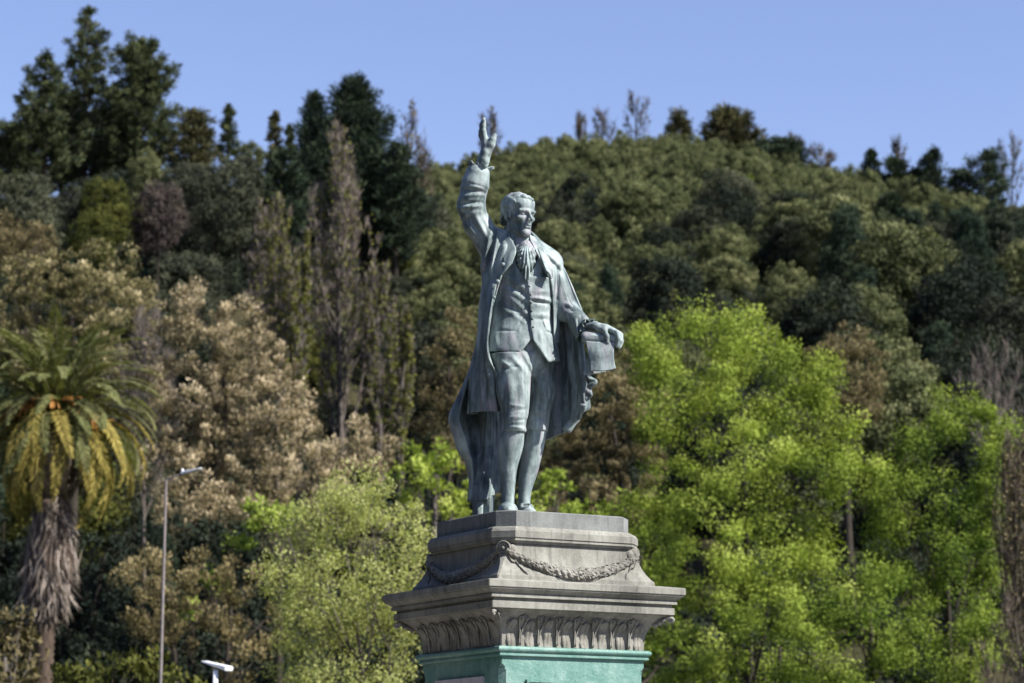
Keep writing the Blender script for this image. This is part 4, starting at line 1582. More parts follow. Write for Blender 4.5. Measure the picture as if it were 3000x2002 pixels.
# the part of the cloak that hangs free beside the leg
rows = [[(1424, 1196, .21), (1438, 1196, .25), (1456, 1196, .29), (1488, 1196, .37)],
        [(1427, 1280, .165), (1440, 1281, .19), (1460, 1283, .25), (1490, 1284, .33)],
        [(1423, 1352, .11), (1436, 1355, .12), (1456, 1360, .18), (1488, 1360, .27)],
        [(1410, 1412, .06), (1428, 1418, .065), (1448, 1420, .12), (1474, 1412, .21)],
        [(1397, 1468, .045), (1418, 1466, .05), (1440, 1454, .10), (1465, 1437, .18)]]
sheet("cloak", rows, BRONZE, statue, ST0, 0.018, 60, 80, fold=lambda s, t: 0.007 * np.sin(s * 16 - 2 * t) * sstep(t * 1.5) + 0.003 * np.sin(s * 37 + 4 * t))
rows = [[(1600, 770, .20), (1612, 768, .18), (1624, 768, .14), (1634, 772, .09), (1642, 780, .05), (1646, 790, .02), (1648, 796, .03)],
        [(1600, 870, .24), (1618, 872, .21), (1636, 876, .16), (1650, 884, .10), (1662, 894, .06), (1674, 906, .03), (1680, 912, .05)],
        [(1600, 985, .26), (1624, 985, .21), (1648, 985, .14), (1668, 985, .06), (1684, 986, -.02), (1697, 988, -.09), (1704, 990, -.06)],
        [(1598, 1080, .27), (1626, 1080, .21), (1654, 1078, .13), (1678, 1076, .04), (1696, 1074, -.06), (1708, 1074, -.13), (1715, 1076, -.10)],
        [(1598, 1170, .28), (1628, 1164, .21), (1660, 1156, .13), (1686, 1148, .03), (1702, 1142, -.07), (1708, 1140, -.13), (1722, 1144, -.09)],
        [(1597, 1240, .28), (1628, 1228, .20), (1660, 1214, .12), (1688, 1202, .02), (1706, 1194, -.07), (1714, 1190, -.12), (1726, 1188, -.07)],
        [(1597, 1290, .28), (1630, 1279, .20), (1660, 1261, .12), (1688, 1236, .02), (1704, 1216, -.06), (1712, 1206, -.11), (1722, 1200, -.06)]]
sheet("cloak", rows, BRONZE, statue, ST0, 0.018, 90, 80,
      fold=lambda s, t: sstep(t * 2.2) * (0.014 * np.sin(s * 22 + 1.5 * t) + 0.007 * np.sin(s * 39 - 3 * t + 1)) * (1 - 0.75 * s))
# the folded edge of the cloak that rolls out behind the pages, and the roll at its hem
vr = [1092, 1106, 1116, 1126, 1137, 1148, 1158, 1168, 1178, 1190]
ur = [1718, 1730, 1746, 1745, 1732, 1731, 1733, 1727, 1720, 1712]
sheet("cloak_fold", [[(1690, v - 4, .02), (1702, v - 2, -.05), (u - 12, v, -.11 - .012 * (i % 2)), (u, v, -.10 + .03 * math.sin(i * 1.9)), (u - 6, v + 1, -.04)] for i, (v, u) in enumerate(zip(vr, ur))],
      BRONZE, statue, ST0, 0.018, 40, 60)
for pts, rad in (([P(1662, 1256, .10), P(1684, 1226, .10), P(1690, 1210, .09)], [15, 14, 10]),):
    q = Field(np.min(pts, 0) - 0.12, np.max(pts, 0) + 0.12, 0.006)
    q.chain(pts, [r_ * px for r_ in rad], 8 * px)
    q.cone(P(1664, 1252, .10), P(1652, 1272, .10), 9.5 * px, 11 * px, 1 * px, 'sub')
    q.build("cloak_fold", BRONZE, statue, ST0)
# cape end thrown back over the shoulder, behind the arm
sheet("cape", [[(1596, 738, .10), (1610, 744, .09), (1622, 751, .08), (1632, 757, .07)], [(1618, 776, .14), (1634, 782, .13), (1648, 792, .12), (1656, 800, .10)],
               [(1644, 826, .15), (1656, 832, .14), (1668, 836, .13), (1676, 840, .11)], [(1668, 872, .14), (1676, 875, .14), (1684, 876, .13), (1691, 876, .11)],
               [(1698, 908, .12), (1700, 909, .12), (1702, 910, .12), (1705, 910, .11)]], BRONZE, statue, ST0, 0.018, 24, 50,
      fold=lambda s, t: 0.010 * np.sin(s * 9 + t * 2) * (1 - t))
# bundle the drape rests on
U = fld(1360, 1420, 1480, 1520, -0.15, 0.45, 0.0075)
U.loft([sec(1420, 1388, 1452, .20, 40), sec(1460, 1384, 1448, .20, 42), sec(1500, 1386, 1446, .20, 42), sec(1524, 1388, 1446, .20, 42)], 0, power=3)
U.displace(ridges([((1420, 1450), (1416, 1520), 4, -6), ((1400, 1450), (1398, 1520), 6, 4), ((1436, 1450), (1434, 1520), 6, 4)]))
sl, X, Y, Z = U.all()
U.F = np.maximum(U.F, (Z_TOP + 0.001 - Z).astype(np.float32))
U.build("support_stump", BRONZE, statue, ST0)
# ------------------------------------------------------------------ trees of the foreground and middle distance


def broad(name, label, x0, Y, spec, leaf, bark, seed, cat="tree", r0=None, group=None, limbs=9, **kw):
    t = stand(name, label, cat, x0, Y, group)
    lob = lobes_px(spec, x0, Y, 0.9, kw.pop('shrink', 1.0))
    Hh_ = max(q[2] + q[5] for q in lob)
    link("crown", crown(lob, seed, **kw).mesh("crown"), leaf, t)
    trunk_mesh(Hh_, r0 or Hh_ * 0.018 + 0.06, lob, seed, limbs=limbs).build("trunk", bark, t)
    return t


# the two bright spring trees on the right
broad("broadleaf_tree", "tall bright green spring tree just to the right of the statue and its pages", 1700, 88,
      [(1640, 745, 90, 62), (1540, 775, 85, 62), (1480, 830, 62, 55), (1740, 780, 75, 70), (1590, 850, 130, 75), (1800, 850, 75, 70), (1720, 900, 120, 75), (1870, 855, 45, 50), (1560, 930, 85, 60, -2), (1500, 960, 55, 50, 1),
       (1840, 950, 90, 75), (1930, 990, 65, 60), (1700, 1010, 95, 60, -2), (1860, 1070, 95, 70, -1), (1950, 1090, 60, 70), (1600, 1080, 70, 50, -2), (1530, 1120, 85, 60), (1720, 1100, 75, 50, 1), (1480, 1200, 60, 75, 1),
       (1600, 1190, 85, 75, -2), (1640, 1290, 60, 60, -3), (1800, 1190, 90, 60), (1880, 1230, 75, 60, -1), (1760, 1280, 60, 50, -2), (1840, 1330, 60, 60), (1530, 1270, 70, 75), (1700, 1360, 80, 60, -1), (1570, 1390, 75, 60),
       (1640, 1450, 80, 60), (1530, 1500, 70, 65), (1780, 1400, 60, 50, 1), (1700, 1540, 90, 60)],
      L_SPRING, BARK, 21, r0=0.2, limbs=16, clump_r=0.66, clumps_per_m2=0.62, leaves=330, L=0.10, W=0.056, droop=0.35, up=0.1, inner=0.04, rough=0.2, shrink=0.96, squash=0.8, tvar=0.3, tip_tint=0.55)
broad("broadleaf_tree", "second bright green spring tree by the right edge, with ragged hanging sprays", 2160, 92,
      [(2170, 930, 62, 50), (2230, 970, 65, 60), (2290, 1000, 35, 45), (2060, 1020, 60, 55), (2130, 1050, 60, 60), (2240, 1080, 65, 70), (2290, 1110, 40, 60), (2020, 1090, 55, 60), (2090, 1140, 85, 60, -1), (2200, 1180, 80, 70, -1),
       (2270, 1220, 45, 60), (2030, 1200, 60, 60), (2110, 1250, 80, 60, -2), (2220, 1300, 70, 60), (2040, 1310, 65, 60), (2280, 1340, 35, 50), (2130, 1360, 70, 50)],
      L_SPRING2, BARK, 22, r0=0.17, limbs=12, clump_r=0.64, clumps_per_m2=0.62, leaves=310, L=0.10, W=0.056, droop=0.4, up=0.1, inner=0.04, rough=0.2, shrink=0.96, squash=0.8, tvar=0.3, tip_tint=0.55)
broad("young_tree", "dense bright green young tree low in front of the two big spring trees", 1985, 82,
      [(1960, 1330, 75, 65), (2030, 1370, 75, 65), (1900, 1400, 70, 60), (2060, 1450, 65, 70), (1960, 1460, 85, 70, -1), (2010, 1540, 85, 65), (1890, 1520, 70, 60)],
      L_SPRING2, BARK, 23, limbs=6, clump_r=0.62, clumps_per_m2=0.6, leaves=280, L=0.095, W=0.052, droop=0.4, inner=0.08, tip_tint=0.55)
broad("young_tree", "light green bushy young tree in the bottom right between bigger crowns", 1780, 80,
      [(1790, 1410, 75, 60), (1720, 1470, 60, 60), (1840, 1480, 60, 65), (1780, 1540, 90, 60)],
      L_SPRING, BARK, 24, limbs=5, clump_r=0.62, clumps_per_m2=0.6, leaves=280, L=0.095, W=0.052, droop=0.4, inner=0.08, tip_tint=0.55)
broad("young_tree", "rounded green young tree low at the right edge beside brown thicket", 2215, 80,
      [(2200, 1410, 70, 55), (2250, 1460, 55, 60), (2170, 1480, 55, 60), (2230, 1530, 75, 55)],
      L_SPRING2, BARK, 25, limbs=5, clump_r=0.62, clumps_per_m2=0.6, leaves=280, L=0.095, W=0.052, droop=0.4, inner=0.08, tip_tint=0.55)
broad("shade_tree", "shaded green tree low behind the right side of the pedestal", 1470, 96,
      [(1430, 1180, 75, 50), (1350, 1200, 70, 45), (1500, 1260, 70, 60), (1440, 1320, 80, 60), (1500, 1420, 80, 70), (1540, 1520, 80, 60)],
      L_SPRING2, BARK, 26, limbs=6, clump_r=0.42, clumps_per_m2=1.3, leaves=46, L=0.16, W=0.08, droop=0.4, inner=0.1)
# between the legs and beside the cloak
broad("leafy_shrub", "bright yellow-green bush behind the statue's cloak, left of the legs", 1000, 104,
      [(985, 1045, 45, 45), (940, 1080, 50, 45), (1035, 1095, 50, 55), (990, 1140, 70, 55), (1050, 1160, 45, 50)],
      L_SPRING, BARK_GREY, 27, limbs=5, clump_r=0.36, clumps_per_m2=1.3, leaves=40, L=0.2, W=0.11, droop=0.0, up=0.4, inner=0.15)
broad("leafy_shrub", "small bright green bush right behind the statue's shins", 1265, 104,
      [(1275, 1105, 35, 28), (1240, 1130, 40, 35), (1290, 1150, 45, 35), (1250, 1180, 60, 30)],
      L_SPRING, BARK_GREY, 28, limbs=3, clump_r=0.32, clumps_per_m2=1.2, leaves=36, L=0.2, W=0.11, up=0.4, inner=0.15)
# pale sparse tree below left of the pedestal
broad("birch_tree", "sparse pale yellow-green tree at the bottom, left of the pedestal", 800, 64,
      [(820, 1125, 70, 45), (740, 1165, 65, 50), (890, 1160, 70, 50), (690, 1240, 65, 65), (800, 1230, 95, 70), (930, 1240, 65, 70), (660, 1340, 65, 70), (760, 1340, 90, 70), (880, 1340, 90, 70), (960, 1320, 40, 60),
       (700, 1450, 90, 70), (820, 1450, 100, 70), (910, 1460, 60, 70), (660, 1540, 60, 60), (780, 1550, 100, 50), (900, 1550, 70, 50)],
      L_PALE, BARK_GREY, 29, r0=0.10, limbs=8, clump_r=0.36, clumps_per_m2=3.0, leaves=90, L=0.075, W=0.045, droop=0.1, up=0.3, inner=0.2, squash=1.0, tvar=0.35, tip_tint=0.35)
# blossom-tipped tan evergreens
TAN = dict(clump_r=0.36, clumps_per_m2=1.9, leaves=70, L=0.15, W=0.062, droop=0.0, up=0.8, inner=0.08, squash=1.0, tvar=0.35, twist=0.7, tip_tint=0.7, rough=0.35)
broad("evergreen_tree", "big dome-shaped tree with pale tan flowering tips, centre left beside the palm", 520, 112,
      [(425, 690, 45, 45), (480, 720, 55, 50), (560, 740, 55, 45), (400, 790, 60, 60), (480, 800, 75, 60), (570, 800, 70, 60), (630, 850, 45, 50), (350, 860, 55, 50), (430, 890, 85, 60), (540, 890, 90, 65), (620, 920, 60, 60),
       (690, 930, 35, 45), (340, 960, 60, 55), (420, 990, 85, 65), (520, 1000, 95, 70), (620, 1010, 80, 65), (690, 1000, 40, 55), (370, 1070, 75, 60), (470, 1090, 90, 60), (580, 1100, 90, 60), (660, 1090, 50, 50), (560, 1170, 80, 45), (440, 1170, 80, 50)],
      L_TAN, BARK, 31, r0=0.35, limbs=10, **TAN)
broad("evergreen_tree", "large olive and cream flowering tree behind the palm on the left", 160, 120,
      [(240, 605, 65, 45), (150, 625, 70, 45), (60, 640, 60, 50), (300, 680, 55, 50), (220, 690, 85, 55), (110, 700, 85, 50), (20, 710, 60, 55), (340, 740, 35, 45), (280, 770, 75, 50), (180, 780, 90, 55), (60, 790, 80, 50), (-20, 780, 50, 60),
       (250, 850, 80, 50), (120, 860, 90, 50), (10, 870, 60, 50), (330, 830, 40, 40)],
      L_OLIVE, BARK, 32, r0=0.38, limbs=10, **TAN)
broad("evergreen_tree", "small tan flowering tree tucked below the bare poplars", 815, 108,
      [(810, 1000, 45, 38), (860, 1040, 45, 45), (770, 1050, 55, 45), (820, 1090, 70, 45), (720, 1110, 55, 45), (780, 1140, 70, 40)],
      L_TAN, BARK, 33, limbs=5, **TAN)
broad("evergreen_tree", "dull tan-tipped tree low behind the tall lamp post", 380, 96,
      [(350, 1310, 60, 40), (410, 1350, 55, 50), (330, 1390, 65, 50), (420, 1420, 60, 45), (300, 1330, 45, 40), (360, 1450, 70, 40)],
      L_DULLTAN, BARK, 34, limbs=5, **{**TAN, 'clumps_per_m2': 1.4})
broad("evergreen_tree", "brownish tan-tipped tree between lamp post and pale tree at the bottom", 540, 94,
      [(500, 1290, 50, 45), (560, 1330, 45, 50), (520, 1400, 60, 50), (580, 1450, 50, 50), (480, 1470, 60, 45), (560, 1530, 65, 45)],
      L_DULLTAN, BARK, 35, limbs=5, **{**TAN, 'clumps_per_m2': 1.4})
broad("evergreen_tree", "olive-brown tree at the left edge just above the flowering crowns", 50, 132,
      [(40, 535, 60, 42), (105, 560, 40, 35), (-10, 570, 50, 45), (60, 590, 75, 40)],
      L_BROWN, BARK, 36, limbs=4, **{**TAN, 'tip_tint': 0.6})
broad("evergreen_tree", "brown flowering tree behind the statue's legs and hanging cloak", 1400, 116,
      [(1440, 860, 60, 45), (1400, 910, 65, 50), (1480, 930, 60, 50), (1340, 990, 70, 50), (1430, 990, 75, 55), (1500, 1000, 45, 55), (1300, 1060, 60, 50), (1390, 1080, 80, 55), (1470, 1080, 60, 60), (1340, 1150, 80, 50), (1440, 1160, 75, 50)],
      L_BROWN, BARK, 37, limbs=7, **{**TAN, 'tip_tint': 0.7})
broad("evergreen_tree", "round brown-leaved tree standing above the bright spring trees on the right", 1945, 128,
      [(1940, 800, 60, 45), (1890, 830, 50, 45), (1990, 840, 45, 50), (1945, 880, 75, 55), (2005, 910, 40, 45), (1960, 950, 65, 45)],
      L_BROWN, BARK, 38, limbs=5, **{**TAN, 'tip_tint': 0.5, 'clumps_per_m2': 1.8})
broad("evergreen_tree", "dim olive tree between the poplars and the statue's coat", 1030, 126,
      [(1060, 740, 40, 40), (1030, 800, 50, 50), (1070, 860, 45, 55), (1010, 900, 55, 50), (1060, 960, 55, 50), (1000, 990, 60, 45), (1050, 1040, 60, 40)],
      L_BROWN, BARK, 39, limbs=5, **{**TAN, 'tip_tint': 0.5})
# undergrowth at the bottom
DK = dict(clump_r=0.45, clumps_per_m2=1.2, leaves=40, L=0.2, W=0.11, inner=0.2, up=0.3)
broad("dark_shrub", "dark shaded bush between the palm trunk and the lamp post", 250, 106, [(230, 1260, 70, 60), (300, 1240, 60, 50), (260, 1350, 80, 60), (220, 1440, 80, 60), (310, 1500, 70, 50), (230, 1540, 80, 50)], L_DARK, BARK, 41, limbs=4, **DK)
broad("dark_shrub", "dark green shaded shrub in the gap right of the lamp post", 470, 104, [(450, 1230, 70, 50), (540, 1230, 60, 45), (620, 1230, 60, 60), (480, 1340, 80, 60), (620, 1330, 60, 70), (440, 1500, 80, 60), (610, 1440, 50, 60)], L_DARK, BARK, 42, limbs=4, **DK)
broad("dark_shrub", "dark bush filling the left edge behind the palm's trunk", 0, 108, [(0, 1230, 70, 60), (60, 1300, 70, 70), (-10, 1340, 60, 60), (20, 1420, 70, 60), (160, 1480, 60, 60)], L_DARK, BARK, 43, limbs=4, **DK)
broad("leafy_shrub", "green bush at the very bottom left of the lamp post", 230, 72, [(190, 1545, 45, 35), (260, 1555, 55, 35), (330, 1550, 60, 40), (420, 1555, 50, 35)], L_MOSS, BARK, 44, limbs=3, **DK)
broad("dry_shrub", "reddish brown dry bush in the bottom left corner", 30, 74, [(10, 1440, 40, 45), (25, 1500, 60, 50), (60, 1560, 60, 40), (-10, 1540, 60, 50)], L_BROWN, BARK_GREY, 45, limbs=4, **DK)
broad("small_tree", "small fresh green sapling glimpsed above the lamp's lower shrubs", 650, 100, [(600, 1160, 35, 30), (560, 1220, 40, 30), (640, 1190, 45, 40), (420, 1390, 30, 25), (480, 1330, 40, 25)], L_SPRING2, BARK, 46, limbs=4, **DK)


# bare and half-bare trees
def twig_tree(t, H, spread, seed, nb, leafmat=None, leaves=0, bark=BARK_GREY, upright=2.2, r0=0.18, twigs=900, start=0.12, tw=(0.45, 0.035), L=0.12, twm=None):
    r = np.random.default_rng(seed)
    b = MB()
    base = np.array([0, 0, -0.5])
    path = limb_path(base, (r.normal() * 0.03 * H, 0, H * 0.97), r, 0.03, 10)
    b.tube(path, np.linspace(r0, 0.02, 10), 7)
    tips, dirs = [], []
    for i in range(nb):
        f = start + (0.93 - start) * (i + r.random()) / nb
        k = f * 9
        j = int(k)
        s = path[j] + (path[min(j + 1, 9)] - path[j]) * (k - j)
        a = r.uniform(0, 2 * np.pi)
        ln = H * (0.42 * (1 - f) + 0.12) * r.uniform(0.7, 1.15)
        out = np.array([np.cos(a), np.sin(a), 0]) * spread * (0.35 + 0.65 * np.sin(np.pi * min(1, f * 1.1))) * r.uniform(0.4, 1.0)
        tt = np.linspace(0, 1, 7)[:, None]
        p = s + out * (1 - (1 - tt) ** upright) + np.array([0, 0, 1.0]) * ln * tt ** 1.15 + r.standard_normal((7, 3)) * 0.03 * ln * tt
        rr = r0 * 0.45 * (1 - f * 0.7)
        b.tube(p, np.linspace(rr, 0.012, 7), 5, cap=False)
        for q in range(2, 7):
            tips.append(p[q])
            dirs.append(p[q] - p[q - 1])
    b.build("trunk", bark, t)
    tips, dirs = np.array(tips), np.array(dirs)
    dirs /= np.linalg.norm(dirs, axis=1)[:, None]
    sel = r.integers(0, len(tips), twigs)
    lv = Leaves()
    D = dirs[sel] + 0.75 * sphere_pts(r, twigs)
    D[:, 2] += 0.5
    D /= np.linalg.norm(D, axis=1)[:, None]
    C = tips[sel] + D * tw[0] * 0.5 * r.uniform(0.4, 1.2, twigs)[:, None] + r.standard_normal((twigs, 3)) * 0.05 * spread
    lv.quads(C, D, sphere_pts(r, twigs), tw[0] * r.uniform(0.6, 1.4, twigs), tw[1], r.uniform(0.1, 0.9, twigs))
    link("twigs", lv.mesh("twigs"), twm or L_TWIG, t)
    if leaves:
        lv = Leaves()
        sel = r.integers(0, len(tips), leaves)
        C = tips[sel] + r.standard_normal((leaves, 3)) * np.array([0.14, 0.14, 0.3]) * spread * 0.6
        lv.quads(C, sphere_pts(r, leaves) + (0, 0, 0.6), sphere_pts(r, leaves), L * r.uniform(0.7, 1.3, leaves), L * 0.6, r.uniform(0.1, 0.9, leaves))
        link("foliage", lv.mesh("foliage"), leafmat or L_POPLAR, t)


for lab, x, ytop, Y, spread, seed, nb, lvs, tws in (("tall bare lilac-grey poplar in front of the black pine", 790, 345, 150, 2.0, 51, 46, 2600, 5200),
                                                    ("thin half-bare poplar with yellowish leaves left of the tall bare one", 640, 470, 146, 1.3, 52, 34, 4200, 2600),
                                                    ("narrow greenish poplar top beside the leftmost bare poplar", 690, 545, 144, 0.7, 53, 22, 3400, 700),
                                                    ("slim brownish poplar right of the tall bare one", 880, 640, 148, 1.1, 54, 30, 2600, 2200),
                                                    ("short yellow-green poplar just left of the statue's cloak", 930, 740, 142, 0.9, 55, 24, 3600, 900),
                                                    ("leftmost poplar, grey and nearly leafless", 600, 500, 150, 1.0, 56, 26, 1200, 2600)):
    t = stand("poplar_tree", lab, "poplar", x, Y, "poplars on the left slope")
    twig_tree(t, tree_height(x, ytop, Y), spread, seed, nb, L_POPLAR, lvs, r0=0.2, twigs=tws, tw=(0.6, 0.04), L=0.2, upright=3.0)
t = stand("bare_tree", "leafless pale branching tree at the right edge above the spring trees", "tree", 2300, 118)
twig_tree(t, tree_height(2300, 812, 118), 2.6, 61, 22, None, 0, BARK_GREY, 1.6, 0.16, 900, 0.45, (0.7, 0.03))
t = stand("bare_tree", "brown leafless thicket tree down the right edge", "tree", 2350, 90)
twig_tree(t, tree_height(2350, 1010, 90), 1.1, 62, 40, L_BROWN, 2200, BARK, 1.8, 0.12, 1500, 0.06, (0.5, 0.03), 0.12, L_BTWIG)
t = stand("bare_tree", "brown twiggy sapling in the bottom right corner", "tree", 2300, 78)
twig_tree(t, tree_height(2300, 1400, 78), 1.2, 63, 30, L_BROWN, 1200, BARK_GREY, 1.8, 0.1, 2200, 0.05, (0.4, 0.025), 0.1, L_BTWIG)
t = stand("bare_tree", "small reddish bare tree between the two flowering crowns", "tree", 345, 117)
twig_tree(t, tree_height(345, 745, 117), 1.6, 64, 26, None, 0, BARK_GREY, 1.6, 0.12, 2600, 0.4, (0.5, 0.03))
for lab, x, ytop, Y, spread, seed in (("leafless dead tree standing alone on the crest, with a spiky top", 1462, 218, 330, 1.9, 71), ("wispy bare tree left of the spiky one on the crest", 1388, 258, 330, 1.7, 72),
                                      ("faint small bare tree furthest left on the domed crest", 1338, 268, 328, 0.9, 73), ("thin grey bare tree behind the raised hand", 1122, 262, 300, 1.4, 74),
                                      ("bare shrubby tree on the saddle right of the crest", 1895, 345, 315, 2.4, 75), ("thin bare pole of a tree on the right skyline", 2075, 330, 300, 0.9, 76),
                                      ("sparse dead pine right behind the black pine", 930, 252, 240, 1.2, 77), ("sparse grey sapling at the foot of the black pine's right side", 968, 335, 236, 1.0, 78),
                                      ("leaning sparse tree at the far right of the skyline", 2338, 325, 300, 2.0, 79), ("wispy tree tops right of the round crest pines", 1830, 318, 318, 1.3, 80)):
    t = stand("bare_tree", lab, "tree", x, Y, "bare trees along the skyline")
    twig_tree(t, tree_height(x, ytop, Y), spread, seed, 16, L_PINEBROWN, 120, BARK, 1.5, 0.16, 420, 0.25, (1.0, 0.07), 0.4, L_BTWIG)
# ------------------------------------------------------------------ pines
def pine(name, label, x, ytop, Y, half_px, leaf, seed, ybase=None, whorls=16, bpw=6, upcurve=0.35, shape='cone', dens=1.0, cat="pine", group=None, tuft=0.55, sparse=0.0, ndl=(0.40, 0.085), side=1.0, start=0.22):
    """x, ytop: tip on the photo; half_px: half width of the widest part"""
    r = np.random.default_rng(seed)
    t = stand(name, label, cat, x, Y, group)
    H_ = tree_height(x, ytop, Y)
    m = Y / (FPX / FF) / CP
    Wd = half_px * m
    # the visible crown runs from the tip down to ybase
    crown_h = min(H_ * 0.97, (ybase - ytop) * m) if ybase else H_ * (1 - start)
    b = MB()
    b.tube([(0, 0, -0.5), (0.1 * r.normal(), 0, H_ * 0.5), (0, 0, H_ * 0.97)], [H_ * 0.016 + 0.08, H_ * 0.010 + 0.05, 0.03], 7)
    lv = Leaves()
    cc, dd, ss = [], [], []
    for i in range(whorls):
        f = (i + 0.5) / whorls                     # 0 tip, 1 base
        z = H_ - 0.02 * H_ - crown_h * f ** 1.05 * 0.97
        if shape == 'cone':
            ln = Wd * (0.10 + 0.9 * f ** 0.8)
        elif shape == 'round':
            ln = Wd * math.sqrt(max(0.04, 1 - (2 * f - 0.95) ** 2)) * 1.0
        else:
            ln = Wd * (0.22 + 0.78 * math.sin(math.pi * min(1, f * 0.62 + 0.05)))
        for k in range(bpw):
            a = r.uniform(0, 2 * np.pi)
            l_ = ln * r.uniform(0.55, 1.18)
            zz = z + r.uniform(-0.5, 0.5) * crown_h / whorls
            tt = np.linspace(0, 1, 6)
            o = np.array([np.cos(a), np.sin(a), 0])
            pz = zz - 0.10 * l_ * np.sin(tt * np.pi * 0.8) + upcurve * l_ * tt ** 2
            pts = o[None, :] * (l_ * tt)[:, None]
            pts[:, 2] = pz
            b.tube(pts, np.linspace(0.02 + 0.012 * l_, 0.015, 6), 4, cap=False)
            nt_ = max(2, int(dens * l_ / (tuft * 0.62)))
            u = np.sort(r.uniform(0.18, 1.0, nt_) ** 0.75)
            for q in u:
                if r.random() < sparse:
                    continue
                p = np.array([np.interp(q, tt, pts[:, c]) for c in range(3)])
                sd = np.array([-o[1], o[0], 0]) * r.uniform(-1, 1) * l_ * 0.28 * (0.4 + 0.6 * (1 - abs(2 * q - 1)))
                cc.append(p + sd + (0, 0, 0.1 * tuft))
                dd.append(o * 0.7 + (0, 0, 0.75))
                ss.append(tuft * r.uniform(0.6, 1.15))
    for q in range(4):
        cc.append(np.array([0, 0, H_ - 0.12 * q * tuft * 2]))
        dd.append(np.array([0, 0, 1.0]))
        ss.append(tuft * (0.3 + 0.16 * q))
    cc, dd, ss = np.array(cc), np.array(dd), np.array(ss)
    k = 26
    n = len(cc) * k
    ld = sphere_pts(r, n)
    C = np.repeat(cc, k, 0) + ld * np.repeat(ss, k)[:, None] * (r.random(n) ** 0.5)[:, None] * np.array([1, 1, 0.8])
    D = np.repeat(dd, k, 0) * 0.8 + ld * 0.9 + 0.3 * sphere_pts(r, n)
    s = r.uniform(0.7, 1.3, n)
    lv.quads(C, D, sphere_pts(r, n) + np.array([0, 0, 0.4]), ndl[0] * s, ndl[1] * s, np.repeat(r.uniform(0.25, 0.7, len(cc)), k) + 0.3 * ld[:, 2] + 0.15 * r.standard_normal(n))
    b.build("trunk", BARK, t)
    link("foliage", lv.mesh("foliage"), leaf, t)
    return t


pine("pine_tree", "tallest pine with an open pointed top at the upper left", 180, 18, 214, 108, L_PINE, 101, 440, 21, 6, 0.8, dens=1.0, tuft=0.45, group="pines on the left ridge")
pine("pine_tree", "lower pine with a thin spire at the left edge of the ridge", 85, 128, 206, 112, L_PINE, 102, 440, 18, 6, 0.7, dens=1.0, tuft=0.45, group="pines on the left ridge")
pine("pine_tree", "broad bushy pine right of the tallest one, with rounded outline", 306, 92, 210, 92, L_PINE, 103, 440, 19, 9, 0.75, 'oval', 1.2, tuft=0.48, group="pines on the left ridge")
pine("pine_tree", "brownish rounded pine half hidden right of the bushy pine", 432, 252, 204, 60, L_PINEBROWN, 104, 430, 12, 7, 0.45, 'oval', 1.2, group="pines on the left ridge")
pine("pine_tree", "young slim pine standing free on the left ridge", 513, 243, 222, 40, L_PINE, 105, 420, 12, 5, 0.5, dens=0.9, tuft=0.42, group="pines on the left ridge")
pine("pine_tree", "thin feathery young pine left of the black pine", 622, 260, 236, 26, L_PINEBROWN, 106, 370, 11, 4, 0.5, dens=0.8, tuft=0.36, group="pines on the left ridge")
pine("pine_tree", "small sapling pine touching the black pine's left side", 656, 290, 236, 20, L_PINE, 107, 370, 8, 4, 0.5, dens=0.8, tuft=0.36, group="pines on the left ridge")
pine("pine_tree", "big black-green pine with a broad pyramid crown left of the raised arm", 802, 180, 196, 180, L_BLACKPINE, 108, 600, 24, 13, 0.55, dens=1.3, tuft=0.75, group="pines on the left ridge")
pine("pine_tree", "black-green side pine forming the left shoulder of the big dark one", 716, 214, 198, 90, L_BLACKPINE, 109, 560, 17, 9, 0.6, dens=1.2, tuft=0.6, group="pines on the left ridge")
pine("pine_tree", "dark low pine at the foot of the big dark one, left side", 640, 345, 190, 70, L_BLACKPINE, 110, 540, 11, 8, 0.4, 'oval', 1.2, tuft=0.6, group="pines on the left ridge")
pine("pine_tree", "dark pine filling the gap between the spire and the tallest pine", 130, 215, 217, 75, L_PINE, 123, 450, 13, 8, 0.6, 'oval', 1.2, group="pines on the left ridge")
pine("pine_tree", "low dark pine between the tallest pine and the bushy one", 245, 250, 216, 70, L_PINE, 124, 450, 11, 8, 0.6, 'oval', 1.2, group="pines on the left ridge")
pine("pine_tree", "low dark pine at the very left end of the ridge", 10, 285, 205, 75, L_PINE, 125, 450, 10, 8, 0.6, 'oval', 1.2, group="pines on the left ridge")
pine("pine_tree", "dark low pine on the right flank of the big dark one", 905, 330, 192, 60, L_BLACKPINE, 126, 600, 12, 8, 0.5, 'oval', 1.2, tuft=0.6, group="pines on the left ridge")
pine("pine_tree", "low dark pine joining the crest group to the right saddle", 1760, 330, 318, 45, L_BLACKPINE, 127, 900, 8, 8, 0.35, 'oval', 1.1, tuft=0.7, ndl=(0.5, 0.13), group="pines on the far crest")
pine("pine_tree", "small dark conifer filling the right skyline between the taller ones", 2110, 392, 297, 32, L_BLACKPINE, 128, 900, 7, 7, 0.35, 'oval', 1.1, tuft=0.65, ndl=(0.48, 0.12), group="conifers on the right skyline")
pine("pine_tree", "small dark conifer left of the wide skyline clump", 2212, 398, 294, 34, L_BLACKPINE, 129, 900, 7, 7, 0.35, 'oval', 1.1, tuft=0.65, ndl=(0.48, 0.12), group="conifers on the right skyline")
